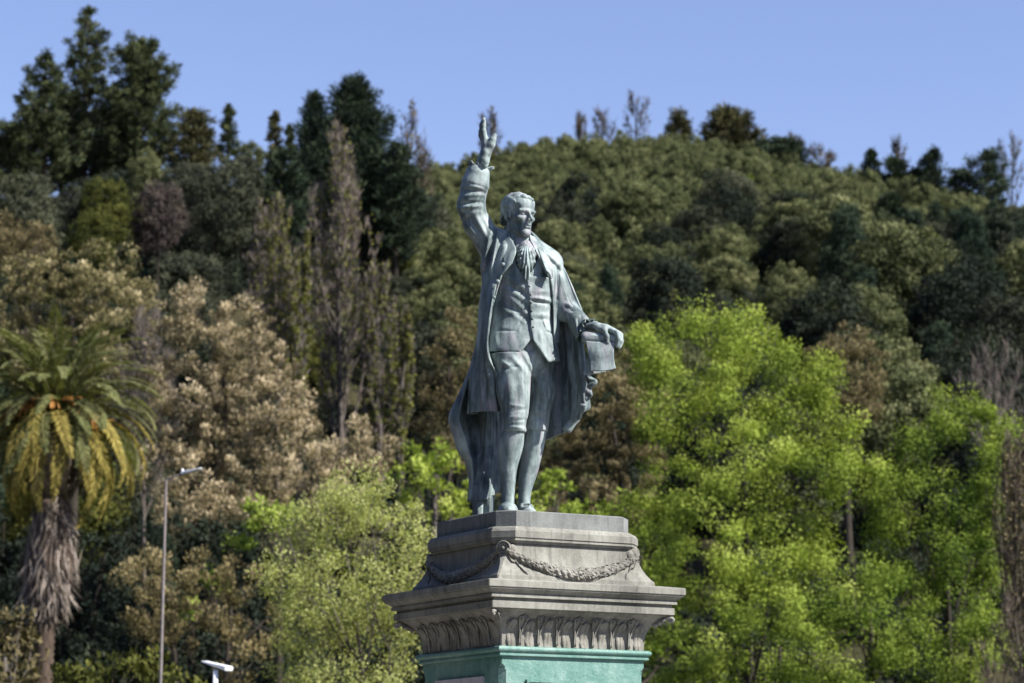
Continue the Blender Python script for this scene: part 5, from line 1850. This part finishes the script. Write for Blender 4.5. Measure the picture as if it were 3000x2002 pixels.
# crest of the domed hill and the right skyline
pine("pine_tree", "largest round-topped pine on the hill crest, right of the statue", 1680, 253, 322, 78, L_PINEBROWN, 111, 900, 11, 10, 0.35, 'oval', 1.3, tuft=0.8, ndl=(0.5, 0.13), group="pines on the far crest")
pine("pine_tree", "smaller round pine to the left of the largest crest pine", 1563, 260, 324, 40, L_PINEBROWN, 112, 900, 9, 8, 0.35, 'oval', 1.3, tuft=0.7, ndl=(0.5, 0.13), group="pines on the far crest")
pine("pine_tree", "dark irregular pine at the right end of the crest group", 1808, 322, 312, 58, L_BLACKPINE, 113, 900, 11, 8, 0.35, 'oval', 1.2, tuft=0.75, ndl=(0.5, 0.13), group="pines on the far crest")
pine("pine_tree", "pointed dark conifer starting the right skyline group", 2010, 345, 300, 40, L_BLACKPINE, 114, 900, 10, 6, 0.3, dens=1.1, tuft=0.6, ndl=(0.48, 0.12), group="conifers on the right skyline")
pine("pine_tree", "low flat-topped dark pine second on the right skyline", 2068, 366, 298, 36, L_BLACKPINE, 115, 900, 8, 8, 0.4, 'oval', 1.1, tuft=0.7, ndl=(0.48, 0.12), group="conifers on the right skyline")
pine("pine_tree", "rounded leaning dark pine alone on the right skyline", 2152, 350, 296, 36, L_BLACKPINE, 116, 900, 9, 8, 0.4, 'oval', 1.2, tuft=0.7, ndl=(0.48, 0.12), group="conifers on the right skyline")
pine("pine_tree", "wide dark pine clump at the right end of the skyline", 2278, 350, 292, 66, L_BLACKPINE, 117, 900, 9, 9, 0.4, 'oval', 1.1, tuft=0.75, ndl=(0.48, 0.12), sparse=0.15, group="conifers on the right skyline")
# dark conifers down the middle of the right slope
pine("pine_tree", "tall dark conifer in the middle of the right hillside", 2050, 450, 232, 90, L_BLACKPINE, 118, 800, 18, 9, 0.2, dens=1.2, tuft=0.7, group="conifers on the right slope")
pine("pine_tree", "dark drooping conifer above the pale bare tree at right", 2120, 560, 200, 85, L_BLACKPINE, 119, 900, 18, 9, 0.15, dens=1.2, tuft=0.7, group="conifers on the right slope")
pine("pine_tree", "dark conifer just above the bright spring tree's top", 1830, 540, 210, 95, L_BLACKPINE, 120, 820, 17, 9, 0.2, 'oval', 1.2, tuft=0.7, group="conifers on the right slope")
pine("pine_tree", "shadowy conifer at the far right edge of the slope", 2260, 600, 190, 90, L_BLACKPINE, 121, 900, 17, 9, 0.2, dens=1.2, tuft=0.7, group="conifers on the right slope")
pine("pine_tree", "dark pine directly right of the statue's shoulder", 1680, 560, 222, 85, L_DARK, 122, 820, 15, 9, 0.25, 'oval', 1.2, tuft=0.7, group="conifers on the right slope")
# ------------------------------------------------------------------ the hillside wood
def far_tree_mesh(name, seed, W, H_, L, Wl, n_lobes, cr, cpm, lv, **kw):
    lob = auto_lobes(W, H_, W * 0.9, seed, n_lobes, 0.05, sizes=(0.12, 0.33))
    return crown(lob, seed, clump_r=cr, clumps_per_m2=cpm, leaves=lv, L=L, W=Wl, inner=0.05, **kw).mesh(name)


far = {}
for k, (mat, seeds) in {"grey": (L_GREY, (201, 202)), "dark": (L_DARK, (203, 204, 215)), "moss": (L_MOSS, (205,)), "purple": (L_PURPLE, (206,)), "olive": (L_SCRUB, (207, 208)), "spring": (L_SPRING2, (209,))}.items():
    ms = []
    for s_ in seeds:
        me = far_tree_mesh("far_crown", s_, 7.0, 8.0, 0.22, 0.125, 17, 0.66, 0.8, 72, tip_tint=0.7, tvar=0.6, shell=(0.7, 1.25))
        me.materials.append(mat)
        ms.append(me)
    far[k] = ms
# two ragged conifers among the dark crowns
for s_ in (221, 222):
    rr = np.random.default_rng(s_)
    lob = []
    for q in range(34):
        f = q / 33
        a = q * 2.4
        w_ = 0.35 + 2.3 * f ** 0.85 * rr.uniform(0.6, 1.1)
        lob.append((math.cos(a) * w_ * 0.75, math.sin(a) * w_ * 0.75, 7.8 - 7.0 * f + rr.normal(0, 0.15), 0.35 + w_ * 0.32, 0.35 + w_ * 0.32, 0.35 + 0.12 * w_))
    me = crown(lob, s_, clump_r=0.5, clumps_per_m2=1.0, leaves=60, L=0.3, W=0.075, inner=0.0, tip_tint=0.6, up=0.5, rough=0.8).mesh("far_crown")
    me.materials.append(L_BLACKPINE)
    far["dark"].append(me)
tb = MB()
tb.tube([(0, 0, -0.8), (0.1, 0, 2.0), (0, 0.1, 4.5)], [0.22, 0.17, 0.08], 6)
far_trunk = bpy.data.meshes.new("far_trunk")
far_trunk.from_pydata(tb.v, [], tb.f)
far_trunk.materials.append(BARK)


def far_tree(name, label, kind, x, y, sx, sz, i, group=None, cat="tree"):
    t = empty(name, (x, y, float(land(x, y))), (i * 2.399) % 6.283)
    tag(t, label, cat, group)
    ms = far[kind]
    cz = min(sz, 1.25 * sx)
    c = link("crown", ms[i % len(ms)], None, t)
    c.scale = (sx, sx, cz)
    c.location = (0, 0, max(0.0, 8.0 * (sz - cz)))
    k = link("trunk", far_trunk, None, t)
    k.scale = (sx, sx, (c.location[2] + 3.5 * cz) / 4.5)
    return t


def at_canopy(x, ytop, Y):
    """a far tree whose top is at that place of the photo"""
    p = Q(x, ytop, Y)
    return p[0], p[2] - float(land(p[0], Y))


# single trees that can be told apart
for i, (nm, lab, kind, x, yt, wpx, Y) in enumerate((
        ("round_tree", "rounded mossy green tree with layered shade on the left slope", "moss", 245, 398, 66, 158),
        ("round_tree", "rounded mossy tree just below the other one on the left slope", "moss", 215, 470, 60, 150),
        ("round_tree", "purplish brown round tree right of the mossy one", "purple", 365, 418, 72, 160),
        ("round_tree", "yellow-green round tree under the bushy ridge pine", "olive", 335, 345, 52, 190),
        ("round_tree", "wide grey-green tree mass in the middle of the left slope", "grey", 500, 350, 100, 180),
        ("round_tree", "grey-green tree leaning against the black pine", "grey", 548, 352, 60, 188),
        ("round_tree", "dark grey-green tree at the left edge of the slope", "grey", 60, 385, 100, 178),
        ("round_tree", "dim green tree below the slim ridge pine", "grey", 420, 375, 75, 184),
        ("round_tree", "small pale yellow tree showing on the skyline left of the black pine", "olive", 575, 325, 36, 232),
        ("round_tree", "vivid green tree alone in the dark of the far hillside", "spring", 1735, 455, 52, 262),
        ("round_tree", "second fainter green tree on the hillside right of the statue", "spring", 1495, 548, 30, 250),
        ("round_tree", "dull yellow-green tree high on the right slope", "moss", 2165, 490, 70, 262),
        ("round_tree", "brown-olive tree at the right edge halfway up the slope", "olive", 2240, 560, 66, 222),
        ("round_tree", "large grey-green tree left of the dark conifer on the right slope", "grey", 1850, 480, 85, 246),
        ("round_tree", "grey-green tree below the vivid green one", "grey", 1740, 560, 85, 232),
        ("round_tree", "brown tree high at the end of the right skyline", "olive", 1940, 395, 60, 300),
        ("round_tree", "tan-lit tree on the left flank of the dome beside the raised hand", "olive", 1150, 362, 60, 300),
        ("round_tree", "olive tree where the dome meets the black pine", "olive", 1000, 385, 50, 290),
)):
    X_, h_ = at_canopy(x, yt, Y)
    m = Y / (FPX / FF) / CP
    far_tree(nm, lab, kind, X_, Y, wpx * m * 2 / 7.0, max(h_, 2.0) / 8.0, i)

# the rest of the wood: individuals of each slope that nothing tells apart
r = np.random.default_rng(5)
pts = []


def scatter(xr, yr, n, dmin, test):
    out = []
    tries = 0
    while len(out) < n and tries < 20000:
        tries += 1
        y = r.uniform(*yr)
        u = r.uniform(*xr)
        x = (u - 1175) * FF / FPX * y
        if not test(u, y):
            continue
        if all((x - a) ** 2 + (y - b_) ** 2 > dmin ** 2 for a, b_ in pts):
            pts.append((x, y))
            out.append((x, y))
    return out


SKU = [-200, 0, 150, 400, 560, 700, 950, 1000, 1150, 1300, 1500, 1650, 1760, 1850, 2000, 2200, 2600]
SKV = [345, 345, 362, 362, 352, 420, 420, 392, 362, 340, 320, 345, 400, 430, 436, 448, 448]


def below_sky(x, y, h, gap):
    """the height that keeps a tree's top under the ridge line seen from the park"""
    u = 1175 + x * FPX / FF / y
    vmax = np.interp(u, SKU, SKV) + gap
    lim = Q(u, vmax, y)[2] - float(land(x, y))
    return min(h, lim)


cnt = 0
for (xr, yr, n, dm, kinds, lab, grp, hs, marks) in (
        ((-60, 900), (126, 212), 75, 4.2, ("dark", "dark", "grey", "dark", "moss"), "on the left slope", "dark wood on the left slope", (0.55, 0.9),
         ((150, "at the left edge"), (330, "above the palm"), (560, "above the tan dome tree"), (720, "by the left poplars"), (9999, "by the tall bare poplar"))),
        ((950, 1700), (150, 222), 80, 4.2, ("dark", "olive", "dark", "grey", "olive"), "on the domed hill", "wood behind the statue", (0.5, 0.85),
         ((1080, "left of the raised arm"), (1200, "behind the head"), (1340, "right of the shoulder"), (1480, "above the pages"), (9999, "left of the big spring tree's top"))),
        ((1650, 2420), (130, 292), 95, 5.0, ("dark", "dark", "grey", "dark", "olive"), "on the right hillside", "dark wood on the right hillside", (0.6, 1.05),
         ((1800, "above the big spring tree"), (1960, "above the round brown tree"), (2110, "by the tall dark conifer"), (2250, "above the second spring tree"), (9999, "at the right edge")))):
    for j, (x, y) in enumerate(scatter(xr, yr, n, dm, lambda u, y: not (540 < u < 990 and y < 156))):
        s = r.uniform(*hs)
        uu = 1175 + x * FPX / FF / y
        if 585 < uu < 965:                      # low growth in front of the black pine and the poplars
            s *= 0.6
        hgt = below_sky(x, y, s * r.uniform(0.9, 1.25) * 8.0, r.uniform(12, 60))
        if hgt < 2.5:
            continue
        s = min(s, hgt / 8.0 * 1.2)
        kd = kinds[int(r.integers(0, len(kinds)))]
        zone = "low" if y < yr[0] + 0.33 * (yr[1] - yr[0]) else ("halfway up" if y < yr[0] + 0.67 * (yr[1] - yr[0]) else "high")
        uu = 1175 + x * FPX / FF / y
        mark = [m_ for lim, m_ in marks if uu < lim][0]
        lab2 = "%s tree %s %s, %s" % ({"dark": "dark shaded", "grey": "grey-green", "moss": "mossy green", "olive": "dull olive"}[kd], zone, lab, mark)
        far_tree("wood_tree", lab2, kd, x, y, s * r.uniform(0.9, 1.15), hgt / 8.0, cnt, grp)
        cnt += 1

# scrub that covers the dome and undergrowth of the lower slopes: nobody could count them
def stuff_field(name, label, cat, pts_, mat, seed, L, Wl, leaves, smin_, smax_, zmin, zmax, n_proto=4):
    """plants scattered over points by geometry nodes; each plant a small crown of leaves"""
    rr = np.random.default_rng(seed)
    protos = []
    for q in range(n_proto):
        lob = auto_lobes(3.4, 3.4, 3.2, seed + q, 6, 0.05)
        me = crown(lob, seed + q, clump_r=0.55, clumps_per_m2=1.0, leaves=leaves, L=L, W=Wl, inner=0.0, tip_tint=0.6, up=0.5).mesh(name + "_plant")
        me.materials.append(mat)
        protos.append(bpy.data.objects.new(name + "_plant", me))
    n = len(pts_)
    me = bpy.data.meshes.new(name)
    me.from_pydata([(x, y, float(land(x, y)) - 0.15) for x, y in pts_], [], [])
    a = me.attributes.new("rot", 'FLOAT_VECTOR', 'POINT')
    a.data.foreach_set("vector", np.stack([rr.normal(0, 0.08, n), rr.normal(0, 0.08, n), rr.uniform(0, 6.28, n)], 1).astype(np.float32).ravel())
    s_ = rr.uniform(smin_, smax_, n)
    a = me.attributes.new("scl", 'FLOAT_VECTOR', 'POINT')
    a.data.foreach_set("vector", np.stack([s_, s_, s_ * rr.uniform(zmin, zmax, n)], 1).astype(np.float32).ravel())
    a = me.attributes.new("pick", 'INT', 'POINT')
    a.data.foreach_set("value", rr.integers(0, n_proto, n).astype(np.int32))
    o = link(name, me, mat)
    tag(o, label, cat, kind="stuff")
    ng = bpy.data.node_groups.new(name, 'GeometryNodeTree')
    ng.interface.new_socket("Geometry", in_out='INPUT', socket_type='NodeSocketGeometry')
    ng.interface.new_socket("Geometry", in_out='OUTPUT', socket_type='NodeSocketGeometry')
    gi, go = ng.nodes.new("NodeGroupInput"), ng.nodes.new("NodeGroupOutput")
    iop = ng.nodes.new("GeometryNodeInstanceOnPoints")
    join = ng.nodes.new("GeometryNodeJoinGeometry")
    for p in reversed(protos):
        oi = ng.nodes.new("GeometryNodeObjectInfo")
        oi.inputs['Object'].default_value = p
        oi.inputs['As Instance'].default_value = True
        ng.links.new(oi.outputs['Geometry'], join.inputs[0])
    iop.inputs['Pick Instance'].default_value = True

    def attr(nm, typ):
        nd = ng.nodes.new("GeometryNodeInputNamedAttribute")
        nd.data_type = typ
        nd.inputs['Name'].default_value = nm
        return [q for q in nd.outputs if q.enabled and q.name == 'Attribute'][0]
    ng.links.new(gi.outputs[0], iop.inputs['Points'])
    ng.links.new(join.outputs[0], iop.inputs['Instance'])
    ng.links.new(attr("pick", 'INT'), iop.inputs['Instance Index'])
    ng.links.new(attr("rot", 'FLOAT_VECTOR'), iop.inputs['Rotation'])
    ng.links.new(attr("scl", 'FLOAT_VECTOR'), iop.inputs['Scale'])
    ng.links.new(iop.outputs[0], go.inputs[0])
    md = o.modifiers.new("scatter", 'NODES')
    md.node_group = ng
    return o


def place(n, yr, ur, test):
    out = []
    while len(out) < n:
        y = r.uniform(*yr)
        u = r.uniform(*ur)
        x = (u - 1175) * FF / FPX * y
        if test(u, y, x):
            out.append((x, y))
    return out


stuff_field("hill_scrub", "olive scrub covering the domed hill behind the statue", "scrub", place(3400, (200, 338), (930, 2430), lambda u, y, x: not (u > 1750 and y < 232)), L_SCRUB, 301, 0.24, 0.13, 60, 0.28, 0.78, 0.75, 1.7)
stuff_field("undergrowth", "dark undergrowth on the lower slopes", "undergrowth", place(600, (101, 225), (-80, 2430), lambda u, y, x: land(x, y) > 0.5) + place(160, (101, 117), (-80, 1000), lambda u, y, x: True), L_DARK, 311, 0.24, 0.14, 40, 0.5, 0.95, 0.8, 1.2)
# ------------------------------------------------------------------ the palm
PALM_Y = 100.0
pm = PALM_Y / (FPX / FF) / CP
palm = stand("palm_tree", "date palm with yellowing lower fronds and a shaggy trunk at the left", "palm", 118, PALM_Y)
pbase = np.array(palm.location)
heart = Q(130, 950, PALM_Y) - pbase
L_FROND = leaf_mat("palm_leaflets", ((0.05, 0.06, 0.022), (0.115, 0.125, 0.045), (0.23, 0.23, 0.105)), 0.3, 0.25)
L_YFROND = leaf_mat("yellow_palm_leaflets", ((0.09, 0.078, 0.018), (0.225, 0.185, 0.045), (0.42, 0.34, 0.10)), 0.3, 0.3)
L_DRY = leaf_mat("dry_palm_leaflets", ((0.09, 0.07, 0.055), (0.20, 0.165, 0.135), (0.34, 0.29, 0.245)), 0.1, 0.3)
RACHIS = simple_mat("frond_rib", (0.16, 0.17, 0.05), 0.5)
STUB = leaf_mat("cut_frond_bases", ((0.045, 0.035, 0.028), (0.115, 0.094, 0.077), (0.30, 0.255, 0.215)), 0.0, 0.2)
FRUIT = simple_mat("orange_fruit_stalks", (0.30, 0.14, 0.03), 0.5)
PTRUNK = bark_mat("palm_bark", (0.075, 0.055, 0.042))


def frond_mesh(name, Lf, seed, droop, wid=0.42, n=44):
    """one feather frond growing along +X, arching down; leaflets in a shallow V"""
    r = np.random.default_rng(seed)
    t = np.linspace(0, 1, 14)
    ang = 0.25 - droop * t ** 1.2
    step = Lf / 13
    x = np.concatenate([[0], np.cumsum(np.cos(ang[:-1]) * step)])
    z = np.concatenate([[0], np.cumsum(np.sin(ang[:-1]) * step)])
    path = np.stack([x, np.zeros(14), z], 1)
    lv = Leaves()
    u = np.linspace(0.10, 0.995, n)
    for s in (-1, 1):
        px_ = np.stack([np.interp(u, t, path[:, c]) for c in range(3)], 1)
        a = np.interp(u, t, ang)
        tx = np.stack([np.cos(a), np.zeros(n), np.sin(a)], 1)
        nz = np.stack([-np.sin(a), np.zeros(n), np.cos(a)], 1)
        ln = wid * (np.sin(np.pi * np.clip(u * 0.86 + 0.12, 0, 1)) * 0.8 + 0.2) * r.uniform(0.85, 1.1, n)
        d = tx * 0.75 + np.array([0, s, 0]) * 0.75 + nz * (0.30 - 0.25 * droop * u)[:, None] + 0.07 * r.standard_normal((n, 3))
        d[:, 2] -= 0.12
        d /= np.linalg.norm(d, axis=1)[:, None]
        lv.quads(px_ + d * ln[:, None] / 2, d, nz + 0.25 * r.standard_normal((n, 3)), ln, 0.075, r.uniform(0.25, 0.75, n))
    V, F = tube_np(path, np.linspace(0.035, 0.008, 14), 5)
    nv = sum(len(q) for q in lv.V)
    VV = np.concatenate(lv.V + [V])
    FF_ = np.concatenate([np.arange(nv).reshape(-1, 4), np.array(F) + nv])
    return mesh_np(name, VV, FF_, True, {"tint": np.concatenate(lv.T + [np.full(len(F), 0.8)])})


frond_sets = {}
for kind, mat, lens in (("green", L_FROND, (4.1, 1.35)), ("green2", L_FROND, (4.0, 1.6)), ("yellow", L_YFROND, (4.4, 1.85)), ("dry", L_DRY, (3.0, 1.9))):
    ms = []
    for s_ in range(3):
        me = frond_mesh("frond", lens[0] * (0.94 + 0.06 * s_), 900 + s_ + len(frond_sets) * 10, lens[1] * (0.9 + 0.12 * s_), 0.52 if kind != "dry" else 0.3)
        me.materials.append(mat)
        ms.append(me)
    frond_sets[kind] = ms
pr = np.random.default_rng(77)


def add_frond(kind, name, az, elev, i, sc=1.0, roll=0.0, off=0.25, dz=0.0):
    o = link(name, frond_sets[kind][i % 3], None, palm)
    o.location = (heart[0] + math.cos(az) * off, heart[1] + math.sin(az) * off, heart[2] + dz)
    o.rotation_mode = 'XYZ'
    M = Matrix.Rotation(az, 4, 'Z') @ Matrix.Rotation(-elev, 4, 'Y') @ Matrix.Rotation(roll, 4, 'X')
    o.rotation_euler = M.to_euler()
    o.scale = (sc, sc, sc)
    return o


ga = 2.39996
i = 0
for kind, n, e0, e1, sc, dz in (("green", 34, 1.35, 0.75, 0.98, 0.25), ("green2", 38, 0.85, 0.2, 1.0, 0.1), ("green2", 28, 0.15, -0.35, 1.0, 0.0), ("yellow", 46, 0.1, -0.75, 1.0, -0.1), ("dry", 30, -0.5, -1.1, 1.0, -0.35)):
    for k in range(n):
        f = k / max(1, n - 1)
        add_frond(kind, "dry_frond" if kind == "dry" else "frond", i * ga + pr.uniform(-0.2, 0.2), e0 + (e1 - e0) * f + pr.uniform(-0.1, 0.1), i, sc * pr.uniform(0.88, 1.06), pr.uniform(-0.4, 0.4), 0.28, dz - 0.25 * f)
        i += 1
# orange fruit stalks in the heart
for k in range(14):
    az = k * ga + 0.5
    b = MB()
    root = np.array([math.cos(az) * 0.2, math.sin(az) * 0.2, 0.5 * ((k * 7) % 5) / 5 - 0.1]) + heart
    main = [root, root + np.array([math.cos(az) * 0.6, math.sin(az) * 0.6, 0.25]), root + np.array([math.cos(az) * 1.5, math.sin(az) * 1.5, -0.1])]
    b.tube(main, [0.03, 0.025, 0.015], 5)
    for q in range(26):
        s_ = main[1] + (main[2] - main[1]) * pr.random()
        e_ = s_ + np.array([math.cos(az) * 0.35, math.sin(az) * 0.35, -0.35]) + pr.standard_normal(3) * 0.16
        b.tube([s_, (s_ + e_) / 2 + (0, 0, 0.06), e_], [0.02, 0.05, 0.035], 4)
    b.build("fruit_stalk", FRUIT, palm)
# trunk, shaggy sleeve of cut bases, hanging strips
tk = heart[2]
b = MB()
pk = [Q(93, 1760, PALM_Y), Q(97, 1560, PALM_Y), Q(103, 1430, PALM_Y), Q(118, 1220, PALM_Y)]
pts_ = [(Q(90, 1800, PALM_Y)[0] - pbase[0], 0, -0.4)] + [tuple((q - pbase) * (1, 0, 1)) for q in pk if (q - pbase)[2] > 0.5] + [(heart[0], heart[1], tk)]
cp = catmull(pts_, 60)
V, F = tube_np(cp, [0.34 + 0.05 * (q % 2) + 0.06 * (q > 44) for q in range(60)], 14)
b.add(V, F)
b.build("trunk", PTRUNK, palm)
lv = Leaves()
n = 1500
zt = pr.random(n) ** 0.9
top, bot = (Q(118, 1150, PALM_Y) - pbase)[2], (Q(105, 1420, PALM_Y) - pbase)[2]
zz = top + (bot - top) * zt
wd = np.interp(zt, [0, 0.25, 0.6, 0.85, 1.0], [0.58, 0.78, 1.02, 0.86, 0.42])
a = pr.uniform(0, 2 * np.pi, n)
axx = np.interp(zz, cp[:, 2], cp[:, 0])
rad = wd * pr.uniform(0.6, 1.12, n)
o = np.stack([np.cos(a), np.sin(a), np.zeros(n)], 1)
D = o * pr.uniform(0.1, 0.6, n)[:, None] + np.array([0, 0, -1.0]) + 0.20 * pr.standard_normal((n, 3))
C = np.stack([axx, np.zeros(n), zz], 1) + o * rad[:, None]
lv.quads(C, D, o + 0.3 * pr.standard_normal((n, 3)), pr.uniform(0.5, 1.6, n), pr.uniform(0.035, 0.08, n), pr.uniform(0.1, 0.95, n))
# body under the strips
st = lv.mesh("leaf_bases")
sleeve = link("leaf_bases", st, STUB, palm)
sleeve["kind"] = "stuff"
b = MB()
zs = np.linspace(0, 1, 20)
b.tube([(np.interp(top + (bot - top) * q, cp[:, 2], cp[:, 0]), 0, top + (bot - top) * q) for q in zs], [np.interp(q, [0, 0.25, 0.6, 0.85, 1.0], [0.5, 0.7, 0.92, 0.75, 0.38]) for q in zs], 16)
b.build("sleeve_core", PTRUNK, palm)

# ------------------------------------------------------------------ lamps
POLE = simple_mat("galvanised_pole", (0.105, 0.09, 0.085), 0.6, 0.3, 0.0)
LAMPW = simple_mat("white_lamp_housing", (0.72, 0.73, 0.76), 0.4, 0.5, 0, 0.05)
LENSM = simple_mat("lamp_lens", (0.5, 0.5, 0.5), 0.15, 0.6)
LY = 57.0
lm = LY / (FPX / FF) / CP
lp = stand("street_lamp", "tall slim grey street lamp post with a thin arm beside the palm", "street lamp", 380, LY)
lb = np.array(lp.location)
ptop = Q(381.5, 1102, LY) - lb
b = MB()
b.tube([(0, 0, -0.05), (0, 0, 2.0), (ptop[0], 0, ptop[2])], [0.05, 0.042, 0.026], 12)
b.tube([(0, 0, 0), (0, 0, 0.02)], [0.18, 0.18], 12)
b.build("pole", POLE, lp)
b = MB()
e1 = Q(424, 1086, LY) - lb
b.tube([ptop + (0, 0, -0.05), ptop, ptop + (e1 - ptop) * 0.5 + (0, 0, 0.01), e1 + (0.04, 0, 0.0)], [0.026, 0.025, 0.022, 0.02], 8)
b.build("arm", POLE, lp)
h0, h1 = Q(416, 1089, LY) - lb, Q(466, 1078, LY) - lb
dx = h1 - h0


def lamp_head(parent, a, d, L_, w, th, mat, yaw=0.0):
    d = d / np.linalg.norm(d)
    side = np.cross(d, (0, 0, 1.0))
    side /= np.linalg.norm(side)
    up_ = np.cross(side, d)
    V, F = [], []
    for t_, ww, tt in ((0, 0.35, 0.9), (0.12, 0.55, 1.0), (0.3, 0.9, 1.0), (0.6, 1.0, 0.7), (0.92, 0.95, 0.4), (1.0, 0.7, 0.3)):
        for sx, sz in ((-1, -0.5), (1, -0.5), (1, 0.25), (0.6, 0.5), (-0.6, 0.5), (-1, 0.25)):
            V.append(a + d * L_ * t_ + side * sx * w / 2 * ww + up_ * sz * th * tt)
    for i_ in range(5):
        for j_ in range(6):
            F.append((i_ * 6 + j_, i_ * 6 + (j_ + 1) % 6, (i_ + 1) * 6 + (j_ + 1) % 6, (i_ + 1) * 6 + j_))
    F.append(tuple(range(5, -1, -1)))
    F.append(tuple(30 + j_ for j_ in range(6)))
    b_ = MB()
    b_.add(V, F)
    o_ = b_.build("lamp_head", mat, parent, smooth=False)
    b_ = MB()
    V = [a + d * L_ * t_ + side * sx * w * 0.38 - up_ * (0.5 * th * k_ + 0.004) for t_, k_ in ((0.35, 0.93), (0.85, 0.47)) for sx in (-1, 1)]
    V2 = [np.array(p) - up_ * 0.012 for p in V]
    b_.add(V + V2, [(0, 1, 3, 2), (4, 6, 7, 5), (0, 4, 5, 1), (1, 5, 7, 3), (3, 7, 6, 2), (2, 6, 4, 0)])
    b_.build("lens", LENSM, o_, smooth=False)
    return o_


hd = lamp_head(lp, h0 + np.array([0, 0, 0.02]), dx + np.array([0, -0.1, 0]), 0.44, 0.18, 0.05, LAMPW)
b = MB()
c0 = h0 + np.array([0.02, 0, 0.06])
b.tube([c0, c0 + (0, 0, 0.03), c0 + (0, 0, 0.055)], [0.03, 0.03, 0.015], 8)
b.build("light_sensor", LAMPW, hd)
# small solar lamp at the bottom
SY = 52.0
sl_ = stand("solar_lamp", "white flat-headed solar lamp poking up at the bottom left of centre", "street lamp", 506, SY)
sb = np.array(sl_.location)
top = Q(506, 1538, SY) - sb
b = MB()
b.tube([(0, 0, -0.02), (0, 0, top[2])], [0.05, 0.045], 12)
b.tube([(0, 0, 0.0), (0, 0, 0.03)], [0.16, 0.16], 12)
b.build("pole", LAMPW, sl_)
b = MB()
hl, hr2 = Q(462, 1516, SY) - sb, Q(521, 1537, SY) - sb
fl, fr2 = Q(497, 1517, SY) - sb, Q(519, 1528, SY) - sb
# a wedge-shaped panel housing: tilted slab with a rounded rear end
A_ = np.array(hl)
ax_ = (np.array(hr2) - A_)
ax_[1] = -0.12
LL = np.linalg.norm(ax_)
ax_ /= LL
sd = np.array([0.35, 0.9, 0.02])
sd -= ax_ * np.dot(sd, ax_)
sd /= np.linalg.norm(sd)
nn = np.cross(ax_, sd)
V, F = [], []
for t_, th_, ww in ((0.0, 0.02, 0.95), (0.3, 0.035, 1.0), (0.7, 0.06, 1.0), (0.93, 0.07, 1.0), (1.0, 0.05, 0.85)):
    c_ = A_ + ax_ * LL * t_
    for s0, h_ in ((0.0, 0), (ww, 0), (ww, 1), (0.0, 1)):
        V.append(c_ + sd * 0.36 * (s0 + (1 - ww) / 2) + nn * (h_ * th_ - 0.03))
for i_ in range(4):
    for j_ in range(4):
        F.append((i_ * 4 + j_, i_ * 4 + (j_ + 1) % 4, (i_ + 1) * 4 + (j_ + 1) % 4, (i_ + 1) * 4 + j_))
F.append((3, 2, 1, 0))
F.append(tuple(16 + j_ for j_ in range(4)))
b.add(V, F)
b.build("lamp_head", LAMPW, sl_, smooth=False)
# ------------------------------------------------------------------ unseen trees added left and behind to block skylight from the pedestal
for i, (x, y, sx, sz) in enumerate(((-11, 13, 1.5, 1.7), (-14, 22, 1.7, 1.9), (-13, 32, 1.5, 1.7), (-19, 42, 1.8, 2.0), (-9, 3, 1.4, 1.6), (-13, -9, 1.7, 1.9), (-3, -14, 1.7, 1.8))):
    far_tree("added_shading_tree", "unseen dark tree added to shade the pedestal, %s" % ("left of the monument" if y > 10 else "behind the viewer"), "dark", x, y, sx, sz, i, "unseen trees added to shade the monument")
